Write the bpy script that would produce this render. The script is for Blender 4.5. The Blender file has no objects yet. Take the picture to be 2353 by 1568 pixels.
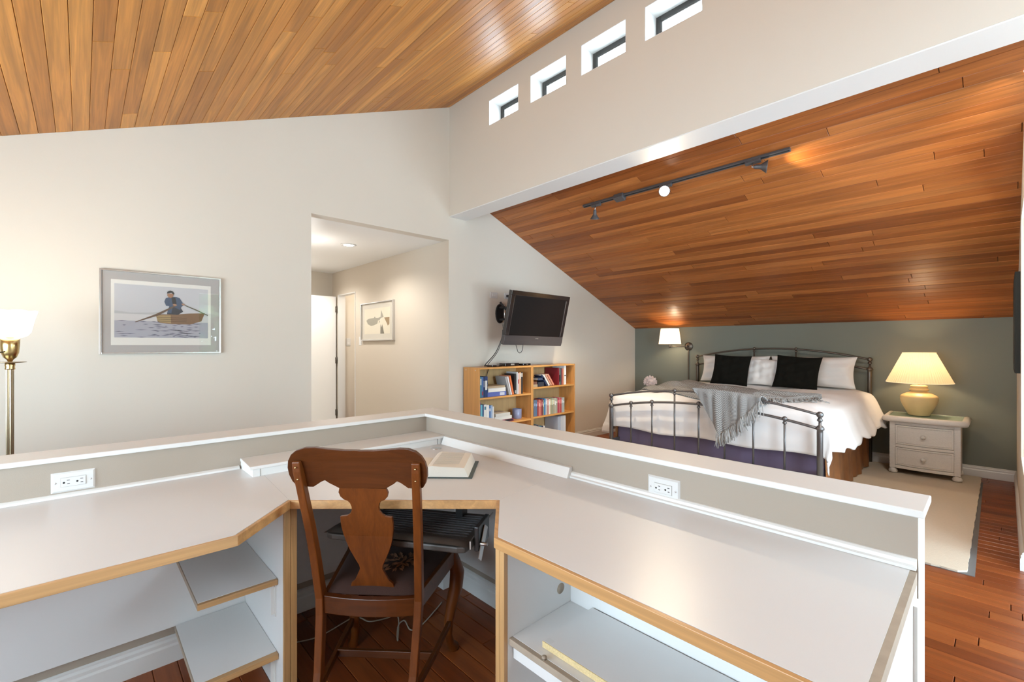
import bpy, math, random
from mathutils import Vector, Matrix
R = math.radians
random.seed(7)
scene = bpy.context.scene
col = scene.collection

# ---------------------------------------------------------------- camera
YAW = R(43.44)
CA, SA = math.cos(YAW), math.sin(YAW)
CAMH = 1.32
cam_d = bpy.data.cameras.new('camera'); cam = bpy.data.objects.new('camera', cam_d); col.objects.link(cam)
cam_d.sensor_width = 36; cam_d.lens = 1045 / 2353 * 36; cam_d.shift_y = 11.2 / 2353; cam_d.clip_start = 0.05
cam.location = (0, 0, CAMH); cam.rotation_euler = (R(90), 0, R(90) - YAW)
scene.camera = cam

# ---------------------------------------------------------------- world, exposure
scene.view_settings.view_transform = 'Standard'; scene.view_settings.look = 'None'
scene.view_settings.gamma = 1; scene.view_settings.use_curve_mapping = False
scene.view_settings.exposure = 0.31
w = bpy.data.worlds.new('world'); scene.world = w; w.use_nodes = True
bg = w.node_tree.nodes['Background']; bg.inputs[0].default_value = (0.73, 0.93, 1.09, 1); bg.inputs[1].default_value = 15.0

def zm_(y): return 3.88 - 0.413 * (2.866 - y)
def portal(name, loc, rot, sx, sy):
    d = bpy.data.lights.new(name, 'AREA'); d.shape = 'RECTANGLE'; d.size = sx; d.size_y = sy; d.cycles.is_portal = True
    o = bpy.data.objects.new(name, d); col.objects.link(o); o.location = loc; o.rotation_euler = rot
portal('window_portal', (1.7, 2.15, 1.13), (0, R(90), 0), 2.2, 1.3)
portal('window_portal', (.38, 4.4, 1.38), (0, R(90), 0), 1.65, .7)  # unseen window by the bed, added for more bedroom light
portal('skylight_portal', (1.15, 1.35, zm_(1.35) + .16), (math.atan(.413), 0, 0), .7, .75)  # unseen skylight, added to brighten the desk from above
portal('window_portal', (-1.4, -1.8, 1.2), (R(90), 0, 0), 3.2, .8)  # unseen south window behind the camera, added as fill
portal('window_portal', (1.7, 3.5, .85), (0, R(90), 0), 1.5, 0.9)  # unseen alcove window, added to light the bedroom
portal('window_portal', (-1.4, 3.15, 3.58), (R(-90), 0, 0), 4.6, 0.3)

def lamp_light(kind, name, loc, power, color, radius=0.03, rot=None, spot=None, blend=0.4):
    d = bpy.data.lights.new(name, kind); d.energy = power; d.color = color
    d.shadow_soft_size = radius
    if kind == 'SPOT': d.spot_size = spot; d.spot_blend = blend
    o = bpy.data.objects.new(name, d); col.objects.link(o); o.location = loc
    if rot is not None: o.rotation_euler = rot
    return o
def aim(loc, tgt):
    return (Vector(tgt) - Vector(loc)).to_track_quat('-Z', 'Y').to_euler()

# ---------------------------------------------------------------- materials
def mat(name, base, rough=0.6, metal=0.0, spec=0.5, bump=None, coat=0.0, var=0.0, emit=None, estr=0.0, vscale=8, sheen=0.0):
    m = bpy.data.materials.new(name); m.use_nodes = True
    nt = m.node_tree; b = nt.nodes['Principled BSDF']
    b.inputs['Base Color'].default_value = (*base, 1); b.inputs['Roughness'].default_value = rough
    b.inputs['Metallic'].default_value = metal; b.inputs['Specular IOR Level'].default_value = spec
    b.inputs['Coat Weight'].default_value = coat; b.inputs['Coat Roughness'].default_value = 0.15
    b.inputs['Sheen Weight'].default_value = sheen
    if emit: b.inputs['Emission Color'].default_value = (*emit, 1); b.inputs['Emission Strength'].default_value = estr
    tc = nt.nodes.new('ShaderNodeTexCoord')
    if var:
        n = nt.nodes.new('ShaderNodeTexNoise'); n.inputs['Scale'].default_value = vscale; n.inputs['Detail'].default_value = 4
        nt.links.new(tc.outputs['Object'], n.inputs['Vector'])
        mr = nt.nodes.new('ShaderNodeMapRange'); mr.inputs['To Min'].default_value = 1 - var; mr.inputs['To Max'].default_value = 1 + var
        nt.links.new(n.outputs['Fac'], mr.inputs['Value'])
        mx = nt.nodes.new('ShaderNodeVectorMath'); mx.operation = 'SCALE'; mx.inputs[0].default_value = base
        nt.links.new(mr.outputs[0], mx.inputs['Scale']); nt.links.new(mx.outputs[0], b.inputs['Base Color'])
    if bump:
        n2 = nt.nodes.new('ShaderNodeTexNoise'); n2.inputs['Scale'].default_value = bump[0]; n2.inputs['Detail'].default_value = 3
        nt.links.new(tc.outputs['Object'], n2.inputs['Vector'])
        bp = nt.nodes.new('ShaderNodeBump'); bp.inputs['Strength'].default_value = bump[1]; bp.inputs['Distance'].default_value = 0.002
        nt.links.new(n2.outputs['Fac'], bp.inputs['Height']); nt.links.new(bp.outputs[0], b.inputs['Normal'])
    return m

def wood(name, cols, rough=0.4, along=0, grain=1.0, coat=0.2, coatr=0.25, fine=26.0, knots=0.0, spec=0.5):
    """procedural wood; the tone changes per object and per loose piece; grain runs along local axis"""
    m = bpy.data.materials.new(name); m.use_nodes = True
    nt = m.node_tree; N = nt.nodes; L = nt.links; b = N['Principled BSDF']
    tc = N.new('ShaderNodeTexCoord'); oi = N.new('ShaderNodeObjectInfo'); ge = N.new('ShaderNodeNewGeometry')
    add = N.new('ShaderNodeMath'); add.operation = 'ADD'; L.new(oi.outputs['Random'], add.inputs[0]); L.new(ge.outputs['Random Per Island'], add.inputs[1])
    fr = N.new('ShaderNodeMath'); fr.operation = 'FRACT'; L.new(add.outputs[0], fr.inputs[0])
    off = N.new('ShaderNodeVectorMath'); off.operation = 'SCALE'; off.inputs[0].default_value = (17, 31, 23); L.new(fr.outputs[0], off.inputs['Scale'])
    ad = N.new('ShaderNodeVectorMath'); ad.operation = 'ADD'; L.new(tc.outputs['Object'], ad.inputs[0]); L.new(off.outputs[0], ad.inputs[1])
    mp = N.new('ShaderNodeMapping'); s = [fine] * 3; s[along] = 1.1; mp.inputs['Scale'].default_value = s; L.new(ad.outputs[0], mp.inputs['Vector'])
    n1 = N.new('ShaderNodeTexNoise'); n1.inputs['Scale'].default_value = 1.0; n1.inputs['Detail'].default_value = 6; n1.inputs['Distortion'].default_value = 1.2; L.new(mp.outputs[0], n1.inputs['Vector'])
    mp2 = N.new('ShaderNodeMapping'); s2 = [fine * 6] * 3; s2[along] = 4; mp2.inputs['Scale'].default_value = s2; L.new(ad.outputs[0], mp2.inputs['Vector'])
    n2 = N.new('ShaderNodeTexNoise'); n2.inputs['Scale'].default_value = 1.0; n2.inputs['Detail'].default_value = 3; L.new(mp2.outputs[0], n2.inputs['Vector'])
    ramp = N.new('ShaderNodeValToRGB'); L.new(fr.outputs[0], ramp.inputs['Fac'])
    el = ramp.color_ramp.elements
    for i, c in enumerate(cols):
        p = i / (len(cols) - 1)
        if i < 2: el[i].position = p; el[i].color = (*c, 1)
        else:
            e = el.new(p); e.color = (*c, 1)
    el[0].position = 0; 
    mr = N.new('ShaderNodeMapRange'); mr.inputs['From Min'].default_value = 0.3; mr.inputs['From Max'].default_value = 0.7
    mr.inputs['To Min'].default_value = 1 - 0.25 * grain; mr.inputs['To Max'].default_value = 1 + 0.2 * grain; L.new(n1.outputs['Fac'], mr.inputs['Value'])
    mr2 = N.new('ShaderNodeMapRange'); mr2.inputs['From Min'].default_value = 0.3; mr2.inputs['From Max'].default_value = 0.7
    mr2.inputs['To Min'].default_value = 1 - 0.1 * grain; mr2.inputs['To Max'].default_value = 1 + 0.08 * grain; L.new(n2.outputs['Fac'], mr2.inputs['Value'])
    mu = N.new('ShaderNodeMath'); mu.operation = 'MULTIPLY'; L.new(mr.outputs[0], mu.inputs[0]); L.new(mr2.outputs[0], mu.inputs[1])
    sc = N.new('ShaderNodeVectorMath'); sc.operation = 'SCALE'; L.new(ramp.outputs[0], sc.inputs[0]); L.new(mu.outputs[0], sc.inputs['Scale'])
    L.new(sc.outputs[0], b.inputs['Base Color'])
    b.inputs['Roughness'].default_value = rough; b.inputs['Coat Weight'].default_value = coat; b.inputs['Coat Roughness'].default_value = coatr; b.inputs['Specular IOR Level'].default_value = spec
    bp = N.new('ShaderNodeBump'); bp.inputs['Strength'].default_value = 0.12; bp.inputs['Distance'].default_value = 0.001
    L.new(n2.outputs['Fac'], bp.inputs['Height']); L.new(bp.outputs[0], b.inputs['Normal'])
    return m

M = {}
M['wall'] = mat('wall_paint', (0.69, 0.63, 0.54), 0.75, bump=(320, 0.12), var=0.015, vscale=1.5)
M['wall_half'] = mat('taupe_half_wall_paint', (0.37, 0.31, 0.25), 0.75, bump=(320, 0.12))
M['wall_hall'] = mat('hall_wall_paint', (0.57, 0.50, 0.41), 0.75, bump=(320, 0.12))  # the beige wall paint with warm hall light put into the colour
M['white'] = mat('white_paint', (0.80, 0.79, 0.765), 0.5, bump=(200, 0.05))
M['trim'] = mat('white_trim_paint', (0.71, 0.70, 0.675), 0.35, bump=(60, 0.06))
M['green'] = mat('green_wall_paint', (0.19, 0.20, 0.165), 0.8, bump=(400, 0.1), var=0.03, vscale=2)
M['laminate'] = mat('white_laminate', (0.63, 0.615, 0.60), 0.32, bump=(900, 0.06), var=0.02, vscale=400)
M['laminate_in'] = mat('white_melamine', (0.70, 0.69, 0.675), 0.45, bump=(700, 0.05))
M['edge'] = wood('maple_edge_wood', [(0.50, 0.27, 0.10), (0.46, 0.24, 0.085), (0.53, 0.29, 0.115)], 0.45, 0, 0.8, 0.15)
M['edge_y'] = wood('maple_edge_wood_y', [(0.50, 0.29, 0.125), (0.46, 0.27, 0.12), (0.53, 0.31, 0.14)], 0.45, 1, 0.8, 0.15)
M['edge_z'] = wood('maple_edge_wood_z', [(0.52, 0.29, 0.115), (0.48, 0.27, 0.11), (0.54, 0.31, 0.13)], 0.45, 2, 0.9, 0.15)
M['grey_edge'] = mat('worn_shelf_edge', (0.36, 0.29, 0.22), 0.6, var=0.2, vscale=30)
M['chipboard'] = mat('chipboard_edge', (0.60, 0.46, 0.24), 0.8, var=0.35, vscale=260)
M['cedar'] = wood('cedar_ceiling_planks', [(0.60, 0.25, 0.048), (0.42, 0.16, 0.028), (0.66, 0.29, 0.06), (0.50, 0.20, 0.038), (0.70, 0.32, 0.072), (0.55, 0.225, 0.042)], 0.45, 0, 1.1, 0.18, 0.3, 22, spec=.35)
M['cedar_bed'] = wood('cedar_bedroom_planks', [(0.37, 0.11, 0.021), (0.23, 0.061, 0.011), (0.43, 0.142, 0.031), (0.29, 0.08, 0.014), (0.46, 0.16, 0.038), (0.33, 0.096, 0.017)], 0.42, 0, 1.1, 0.16, 0.3, 22, spec=.35)  # same cedar, with dimmer, warmer bedroom light put into the tones
M['floorwood'] = wood('cherry_floor_boards', [(0.24, 0.055, 0.010), (0.16, 0.033, 0.006), (0.28, 0.07, 0.014), (0.20, 0.043, 0.008), (0.32, 0.088, 0.019)], 0.36, 0, 0.9, 0.16, 0.22, 18, spec=.35)
M['dark'] = mat('shadow_gap', (0.05, 0.03, 0.02), 0.9)  # dark slabs behind the plank joints
M['chairwood'] = wood('mahogany_chair', [(0.125, 0.032, 0.005), (0.13, 0.034, 0.0052)], 0.38, 2, 0.9, 0.12, 0.15, 30, spec=.25)
M['chairwood_x'] = wood('mahogany_chair_rail', [(0.075, 0.019, 0.003), (0.08, 0.021, 0.0033)], 0.38, 0, 0.9, 0.10, 0.2, 30, spec=.25)
M['seat'] = mat('dark_needlepoint', (0.04, 0.016, 0.011), 0.95, bump=(900, 0.6), var=0.3, vscale=300)
M['flower'] = mat('needlepoint_flower', (0.22, 0.10, 0.05), 0.95, var=0.6, vscale=60)
M['brass'] = mat('aged_brass', (0.62, 0.45, 0.20), 0.25, 1.0)
M['brass_pole'] = mat('antique_brass_pole', (0.42, 0.34, 0.23), 0.3, 1.0)
M['iron'] = mat('pewter_iron', (0.17, 0.165, 0.165), 0.38, 0.75, bump=(120, 0.1))
M['bronze'] = mat('bronze_iron', (0.15, 0.125, 0.10), 0.38, 0.75, bump=(120, 0.1))
M['black'] = mat('black_plastic', (0.02, 0.018, 0.018), 0.3, var=0.1)
M['screen'] = mat('black_screen', (0.0085, 0.0055, 0.005), 0.45, spec=0.25)
M['blackgloss'] = mat('gloss_black_plastic', (0.018, 0.012, 0.012), 0.15, coat=0.5)
M['tvedge'] = mat('grey_tv_bezel', (0.07, 0.06, 0.06), 0.25, coat=0.4)
M['tray'] = mat('dark_tray_plastic', (0.06, 0.048, 0.04), 0.45, bump=(500, 0.3))
M['steel'] = mat('brushed_steel', (0.55, 0.53, 0.50), 0.35, 1.0)
M['trackm'] = mat('track_grey', (0.13, 0.13, 0.135), 0.4, 0.5)
M['linen'] = mat('white_linen', (0.86, 0.85, 0.845), 0.9, bump=(240, 0.25), sheen=0.2)
M['pillow'] = mat('white_pillowcase', (0.78, 0.765, 0.74), 0.9, bump=(60, 0.4), sheen=0.2)
M['velvet'] = mat('black_velvet', (0.0075, 0.007, 0.005), 0.95, bump=(40, 0.5), spec=0.15)
M['skirt'] = mat('bronze_satin', (0.24, 0.095, 0.032), 0.5, bump=(12, 0.4), var=0.35, vscale=9)
M['skirt_foot'] = mat('plum_satin', (0.12, 0.095, 0.165), 0.4, bump=(12, 0.4), var=0.2, vscale=6, sheen=0.3)  # bronze satin with shade and blue daylight put into the colour
M['rug'] = mat('beige_rug', (0.60, 0.52, 0.41), 0.95, bump=(150, 0.9), var=0.06, vscale=60)
M['pad'] = mat('grey_rug_pad', (0.14, 0.135, 0.13), 0.9)
M['wicker'] = mat('white_wicker', (0.70, 0.665, 0.62), 0.6, bump=(220, 0.5), var=0.08, vscale=70)
M['ceramic'] = mat('ochre_ceramic', (0.66, 0.50, 0.24), 0.4, var=0.08, vscale=15)
M['bookwood'] = wood('oak_veneer_bookcase', [(0.62, 0.30, 0.09), (0.60, 0.29, 0.085)], 0.4, 2, 0.5, 0.2)
M['bookwood_y'] = wood('oak_veneer_shelf', [(0.68, 0.34, 0.10), (0.66, 0.33, 0.095)], 0.4, 1, 0.5, 0.2)
M['bookback'] = wood('oak_veneer_back', [(0.50, 0.33, 0.15), (0.49, 0.32, 0.145)], 0.6, 2, 0.4, 0.0)
M['paper'] = mat('book_paper', (0.72, 0.68, 0.60), 0.9, bump=(300, 0.3))
M['plate'] = mat('outlet_plastic', (0.66, 0.65, 0.63), 0.3)
M['slot'] = mat('outlet_slot', (0.01, 0.01, 0.01), 0.8)
M['silver'] = mat('silver_frame', (0.62, 0.61, 0.60), 0.25, 0.9)
M['mat_grey'] = mat('grey_mat_board', (0.40, 0.375, 0.35), 0.9)
M['mat_pale'] = mat('pale_mat_board', (0.56, 0.52, 0.44), 0.9)
M['candle'] = mat('blue_candle_glass', (0.22, 0.26, 0.42), 0.2, coat=0.4)
M['petal'] = mat('pink_petal', (0.80, 0.68, 0.66), 0.7, sheen=0.3)
M['cord_w'] = mat('white_cord', (0.5, 0.45, 0.38), 0.5)
M['door'] = mat('white_door_paint', (0.82, 0.80, 0.765), 0.4)
M['leaf'] = mat('tree_leaves', (0.10, 0.17, 0.06), 0.8, var=0.5, vscale=5)
M['deck'] = mat('deck_boards', (0.42, 0.40, 0.38), 0.8)
M['soffit'] = mat('pale_soffit_wood', (0.30, 0.20, 0.15), 0.6, var=0.1, vscale=4)
M['roof'] = mat('pale_roof', (0.6, 0.6, 0.6), 0.9)
M['winframe'] = mat('dark_window_frame', (0.045, 0.043, 0.04), 0.4)

def lit(name, c, s):
    return mat(name, c, 0.6, emit=c, estr=s)
M['glow_shade'] = lit('lit_milk_glass', (1.0, 0.94, 0.84), 1.7)
M['bulb'] = lit('lit_bulb', (1.0, 0.90, 0.74), 18)
M['bulb_soft'] = lit('lit_bulb_side', (1.0, 0.88, 0.68), 4)
M['downlight'] = lit('lit_downlight', (1.0, 0.95, 0.86), 9)

def shade_mat(name, c, e, s):
    m = bpy.data.materials.new(name); m.use_nodes = True; nt = m.node_tree; b = nt.nodes['Principled BSDF']; out = nt.nodes['Material Output']
    b.inputs['Base Color'].default_value = (*c, 1); b.inputs['Roughness'].default_value = 0.9
    b.inputs['Emission Color'].default_value = (*e, 1); b.inputs['Emission Strength'].default_value = s
    t = nt.nodes.new('ShaderNodeBsdfTranslucent'); t.inputs[0].default_value = (*c, 1)
    mx = nt.nodes.new('ShaderNodeMixShader'); mx.inputs[0].default_value = 0.35
    nt.links.new(b.outputs[0], mx.inputs[1]); nt.links.new(t.outputs[0], mx.inputs[2]); nt.links.new(mx.outputs[0], out.inputs[0])
    return m
M['shade'] = shade_mat('lit_pleated_shade', (0.85, 0.68, 0.45), (1.0, 0.66, 0.33), 0.30)
M['shade2'] = shade_mat('lit_linen_shade', (0.88, 0.78, 0.62), (1.0, 0.78, 0.50), 0.55)

def glass_mat(name, rough=0.0, tint=(1, 1, 1)):
    m = bpy.data.materials.new(name); m.use_nodes = True; nt = m.node_tree; N = nt.nodes; L = nt.links
    for n in list(N): N.remove(n)
    out = N.new('ShaderNodeOutputMaterial'); tr = N.new('ShaderNodeBsdfTransparent'); tr.inputs[0].default_value = (*tint, 1)
    gl = N.new('ShaderNodeBsdfGlossy'); gl.inputs['Roughness'].default_value = rough
    mx = N.new('ShaderNodeMixShader'); mx.inputs[0].default_value = 0.035; L.new(tr.outputs[0], mx.inputs[1]); L.new(gl.outputs[0], mx.inputs[2]); L.new(mx.outputs[0], out.inputs[0])
    return m
M['glass'] = glass_mat('window_glass')

_cm = {}
def cmat(c, rough=0.5):
    k = tuple(round(x, 3) for x in c) + (rough,)
    if k not in _cm: _cm[k] = mat('colour_%d' % len(_cm), c, rough)
    return _cm[k]

# throw blanket: chevron knit from the UV map
def knit():
    m = bpy.data.materials.new('grey_chevron_knit'); m.use_nodes = True; nt = m.node_tree; N = nt.nodes; L = nt.links; b = N['Principled BSDF']
    uv = N.new('ShaderNodeTexCoord'); sp = N.new('ShaderNodeSeparateXYZ'); L.new(uv.outputs['UV'], sp.inputs[0])
    pp = N.new('ShaderNodeMath'); pp.operation = 'PINGPONG'; L.new(sp.outputs[0], pp.inputs[0]); pp.inputs[1].default_value = 0.05
    ad = N.new('ShaderNodeMath'); ad.operation = 'ADD'; L.new(pp.outputs[0], ad.inputs[0]); L.new(sp.outputs[1], ad.inputs[1])
    mu = N.new('ShaderNodeMath'); mu.operation = 'MULTIPLY'; mu.inputs[1].default_value = 2 * math.pi / 0.018; L.new(ad.outputs[0], mu.inputs[0])
    sn = N.new('ShaderNodeMath'); sn.operation = 'SINE'; L.new(mu.outputs[0], sn.inputs[0])
    mr = N.new('ShaderNodeMapRange'); mr.inputs['From Min'].default_value = -1; L.new(sn.outputs[0], mr.inputs['Value'])
    rp = N.new('ShaderNodeValToRGB'); rp.color_ramp.elements[0].color = (0.13, 0.13, 0.125, 1); rp.color_ramp.elements[1].color = (0.46, 0.46, 0.45, 1)
    L.new(mr.outputs[0], rp.inputs[0]); L.new(rp.outputs[0], b.inputs['Base Color']); b.inputs['Roughness'].default_value = 0.95
    bp = N.new('ShaderNodeBump'); bp.inputs['Strength'].default_value = 0.5; bp.inputs['Distance'].default_value = 0.003
    L.new(mr.outputs[0], bp.inputs['Height']); L.new(bp.outputs[0], b.inputs['Normal'])
    return m
M['knit'] = knit()
M['yarn'] = mat('grey_yarn', (0.36, 0.36, 0.35), 0.95)

# ---------------------------------------------------------------- mesh helpers
class MB:
    def __init__(s): s.v = []; s.f = []; s.uv = None; s.sm = []
    def add(s, vs, fs, smooth=False):
        n = len(s.v); s.v += [tuple(p) for p in vs]; s.f += [tuple(i + n for i in f) for f in fs]; s.sm += [smooth] * len(fs); return s
    def box(s, x0, x1, y0, y1, z0, z1):
        return s.add([(x0, y0, z0), (x1, y0, z0), (x1, y1, z0), (x0, y1, z0), (x0, y0, z1), (x1, y0, z1), (x1, y1, z1), (x0, y1, z1)],
                     [(0, 3, 2, 1), (4, 5, 6, 7), (0, 1, 5, 4), (1, 2, 6, 5), (2, 3, 7, 6), (3, 0, 4, 7)])
    def prism(s, poly, a, b, axis=2, smooth=False):
        """polygon (2D) extruded from a to b along axis; the two other axes in order"""
        def P(p, h):
            if axis == 2: return (p[0], p[1], h)
            if axis == 1: return (p[0], h, p[1])
            return (h, p[0], p[1])
        n = len(poly); vs = [P(p, a) for p in poly] + [P(p, b) for p in poly]
        fs = [tuple(range(n)), tuple(range(2 * n - 1, n - 1, -1))] + [(i, i + n, (i + 1) % n + n, (i + 1) % n) for i in range(n)]
        return s.add(vs, fs, smooth)
    def lathe(s, prof, seg=24, c=(0, 0, 0), axis='z', smooth=True, caps=True):
        vs = []; fs = []
        for r, h in prof:
            for i in range(seg):
                a = 2 * math.pi * i / seg; x, y = r * math.cos(a), r * math.sin(a)
                if axis == 'z': p = (x, y, h)
                elif axis == 'x': p = (h, x, y)
                else: p = (x, h, y)
                vs.append((p[0] + c[0], p[1] + c[1], p[2] + c[2]))
        for j in range(len(prof) - 1):
            for i in range(seg):
                k = (i + 1) % seg; fs.append((j * seg + i, j * seg + k, (j + 1) * seg + k, (j + 1) * seg + i))
        if caps:
            if prof[0][0] > 1e-5: fs.append(tuple(range(seg - 1, -1, -1)))
            if prof[-1][0] > 1e-5: fs.append(tuple((len(prof) - 1) * seg + i for i in range(seg)))
        return s.add(vs, fs, smooth)
    def ball(s, c, r, seg=14, rings=8):
        return s.lathe([(max(r * math.sin(math.pi * i / rings), 1e-4), -r * math.cos(math.pi * i / rings)) for i in range(rings + 1)], seg, c, caps=False)
    def tube(s, pts, r, seg=8, caps=True, flat=None):
        """pts list of points; r a number or list; flat=(rx,ry) makes a box-like rectangular tube"""
        pts = [Vector(p) for p in pts]; n = len(pts); vs = []; fs = []
        up = None
        for i, p in enumerate(pts):
            t = (pts[min(i + 1, n - 1)] - pts[max(i - 1, 0)]).normalized()
            if up is None:
                ref = Vector((0, 0, 1)) if abs(t.z) < 0.9 else Vector((0, 1, 0)); up = (ref - t * ref.dot(t)).normalized()
            else: up = (up - t * up.dot(t)).normalized()
            sd = t.cross(up); rr = r[i] if isinstance(r, (list, tuple)) else r
            for k in range(seg):
                a = 2 * math.pi * k / seg; vs.append(p + up * math.cos(a) * rr + sd * math.sin(a) * rr)
        for j in range(n - 1):
            for i in range(seg):
                k = (i + 1) % seg; fs.append((j * seg + i, (j + 1) * seg + i, (j + 1) * seg + k, j * seg + k))
        if caps: fs.append(tuple(range(seg))); fs.append(tuple((n - 1) * seg + i for i in range(seg - 1, -1, -1)))
        return s.add(vs, fs, True)
    def rect_tube(s, pts, wd, dp, side=(1, 0, 0)):
        """rectangular bar along pts; wd along side, dp across"""
        pts = [Vector(p) for p in pts]; n = len(pts); vs = []; fs = []; side = Vector(side)
        for i, p in enumerate(pts):
            t = (pts[min(i + 1, n - 1)] - pts[max(i - 1, 0)]).normalized()
            sd = (side - t * side.dot(t)).normalized(); up = t.cross(sd)
            W = wd[i] if isinstance(wd, (list, tuple)) else wd; D = dp[i] if isinstance(dp, (list, tuple)) else dp
            for a, b in ((-1, -1), (1, -1), (1, 1), (-1, 1)): vs.append(p + sd * a * W / 2 + up * b * D / 2)
        for j in range(n - 1):
            for i in range(4):
                k = (i + 1) % 4; fs.append((j * 4 + i, j * 4 + k, (j + 1) * 4 + k, (j + 1) * 4 + i))
        fs.append((3, 2, 1, 0)); fs.append(tuple((n - 1) * 4 + i for i in range(4)))
        return s.add(vs, fs)
    def grid(s, fn, nu, nv, smooth=True, uvfn=None):
        vs = []; fs = []
        for j in range(nv + 1):
            for i in range(nu + 1): vs.append(fn(i / nu, j / nv))
        for j in range(nv):
            for i in range(nu):
                a = j * (nu + 1) + i; fs.append((a, a + 1, a + nu + 2, a + nu + 1))
        if uvfn:
            if s.uv is None: s.uv = {}
            n0 = len(s.v)
            for j in range(nv + 1):
                for i in range(nu + 1): s.uv[n0 + j * (nu + 1) + i] = uvfn(i / nu, j / nv)
        return s.add(vs, fs, smooth)
    def xf(s, fn): s.v = [tuple(fn(Vector(p))) for p in s.v]; return s
    def mesh(s, name, m):
        me = bpy.data.meshes.new(name); me.from_pydata(s.v, [], s.f)
        me.polygons.foreach_set('use_smooth', s.sm)
        if s.uv:
            uvl = me.uv_layers.new(name='UVMap')
            for lp in me.loops: uvl.data[lp.index].uv = s.uv.get(lp.vertex_index, (0, 0))
        if m: me.materials.append(m)
        me.update(); return me

def link(name, me, parent=None, loc=(0, 0, 0), rot=(0, 0, 0), bevel=0, solid=0, subd=0):
    o = bpy.data.objects.new(name, me); col.objects.link(o); o.location = loc; o.rotation_euler = rot
    if parent: o.parent = parent
    if solid: md = o.modifiers.new('solid', 'SOLIDIFY'); md.thickness = solid; md.offset = 0
    if subd: md = o.modifiers.new('subd', 'SUBSURF'); md.levels = subd; md.render_levels = subd
    if bevel: md = o.modifiers.new('bevel', 'BEVEL'); md.width = bevel; md.segments = 2; md.limit_method = 'ANGLE'; md.angle_limit = R(40)
    return o
def fixn(me):
    import bmesh
    bm = bmesh.new(); bm.from_mesh(me); bmesh.ops.recalc_face_normals(bm, faces=bm.faces); bm.to_mesh(me); bm.free()
def part(name, mb, m, parent, loc=(0, 0, 0), rot=(0, 0, 0), label=None, kind=None, **k):
    me = mb.mesh(name, m); fixn(me); o = link(name, me, parent, loc, rot, **k)
    if label: o['label'] = label
    if kind: o['kind'] = kind
    return o
def tag(o, label, cat=None, group=None, kind=None):
    o['label'] = label
    if cat: o['category'] = cat
    if group: o['group'] = group
    if kind: o['kind'] = kind
    return o
def thing(name, label, cat, loc=(0, 0, 0), rot=(0, 0, 0), group=None):
    o = bpy.data.objects.new(name, None); col.objects.link(o); o.location = loc; o.rotation_euler = rot; o.empty_display_size = 0.1
    return tag(o, label, cat, group)
def solo(name, mb, m, label, cat, loc=(0, 0, 0), rot=(0, 0, 0), group=None, kind=None, **k):
    return tag(part(name, mb, m, None, loc, rot, **k), label, cat, group, kind)
def struct(name, mb, m, label, parent=None, **k):
    o = part(name, mb, m, parent, **k); o['label'] = label
    if not parent: o['kind'] = 'structure'; o['category'] = 'structure'
    return o
def copy_tree(o, parent=None):
    c = o.copy(); col.objects.link(c)
    if parent: c.parent = parent
    for ch in list(o.children): copy_tree(ch, c)
    return c

# ---------------------------------------------------------------- room measures
XW = -4.01            # west wall face
YC, YC2 = 2.871, 3.099  # clerestory wall faces
YB = 6.563            # bed wall face
XE = 1.6              # east wall face
YS = -1.70            # south wall face
def zm(y): return 3.88 - 0.413 * (2.866 - y)        # main ceiling
def zb(y): return 1.599 + 0.4035 * (YB - y)         # bedroom ceiling
HC = 2.457            # hall ceiling

# ---------------------------------------------------------------- structure
mb = MB()
mb.prism([(YS - .15, -.1), (1.43, -.1), (1.43, zm(1.43) + .1), (YS - .15, zm(YS - .15) + .1)], XW - .12, XW, 0)
mb.prism([(1.43, HC), (2.862, HC), (2.862, zm(2.862) + .1), (1.43, zm(1.43) + .1)], XW - .12, XW, 0)
mb.prism([(2.862, -.1), (YB + .1, -.1), (YB + .1, zb(YB + .1) + .02), (3.1, zb(3.1) + .02), (3.1, 4.1), (2.862, 4.0)], XW - .12, XW, 0)
struct('wall_west', mb, M['wall'], 'warm beige wall with the rowing picture, the hall opening and the television')
struct('wall_north', MB().box(XW - .12, .4, YB, YB + .12, -.1, 1.75), M['green'], 'grey green accent wall behind the bed')
# clerestory wall with window holes
mb = MB()
WX = [-3.357 + .56 * i for i in range(9)]; WW = .408; WZ0, WZ1 = 3.456, 3.698
mb.box(XW, XE, YC, YC2, 2.714, WZ0); mb.box(XW, XE, YC, YC2, WZ1, 4.02)
px = XW
for x in WX: mb.box(px, x, YC, YC2, WZ0, WZ1); px = x + WW
mb.box(px, XE, YC, YC2, WZ0, WZ1)
struct('wall_clerestory', mb, M['wall'], 'beige beam wall with the row of small square windows')
struct('trim_1', MB().box(XW + .001, XE, YC + .003, YC2 - .001, 2.706, 2.7139), M['white'], 'white underside of the beam wall')
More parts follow.
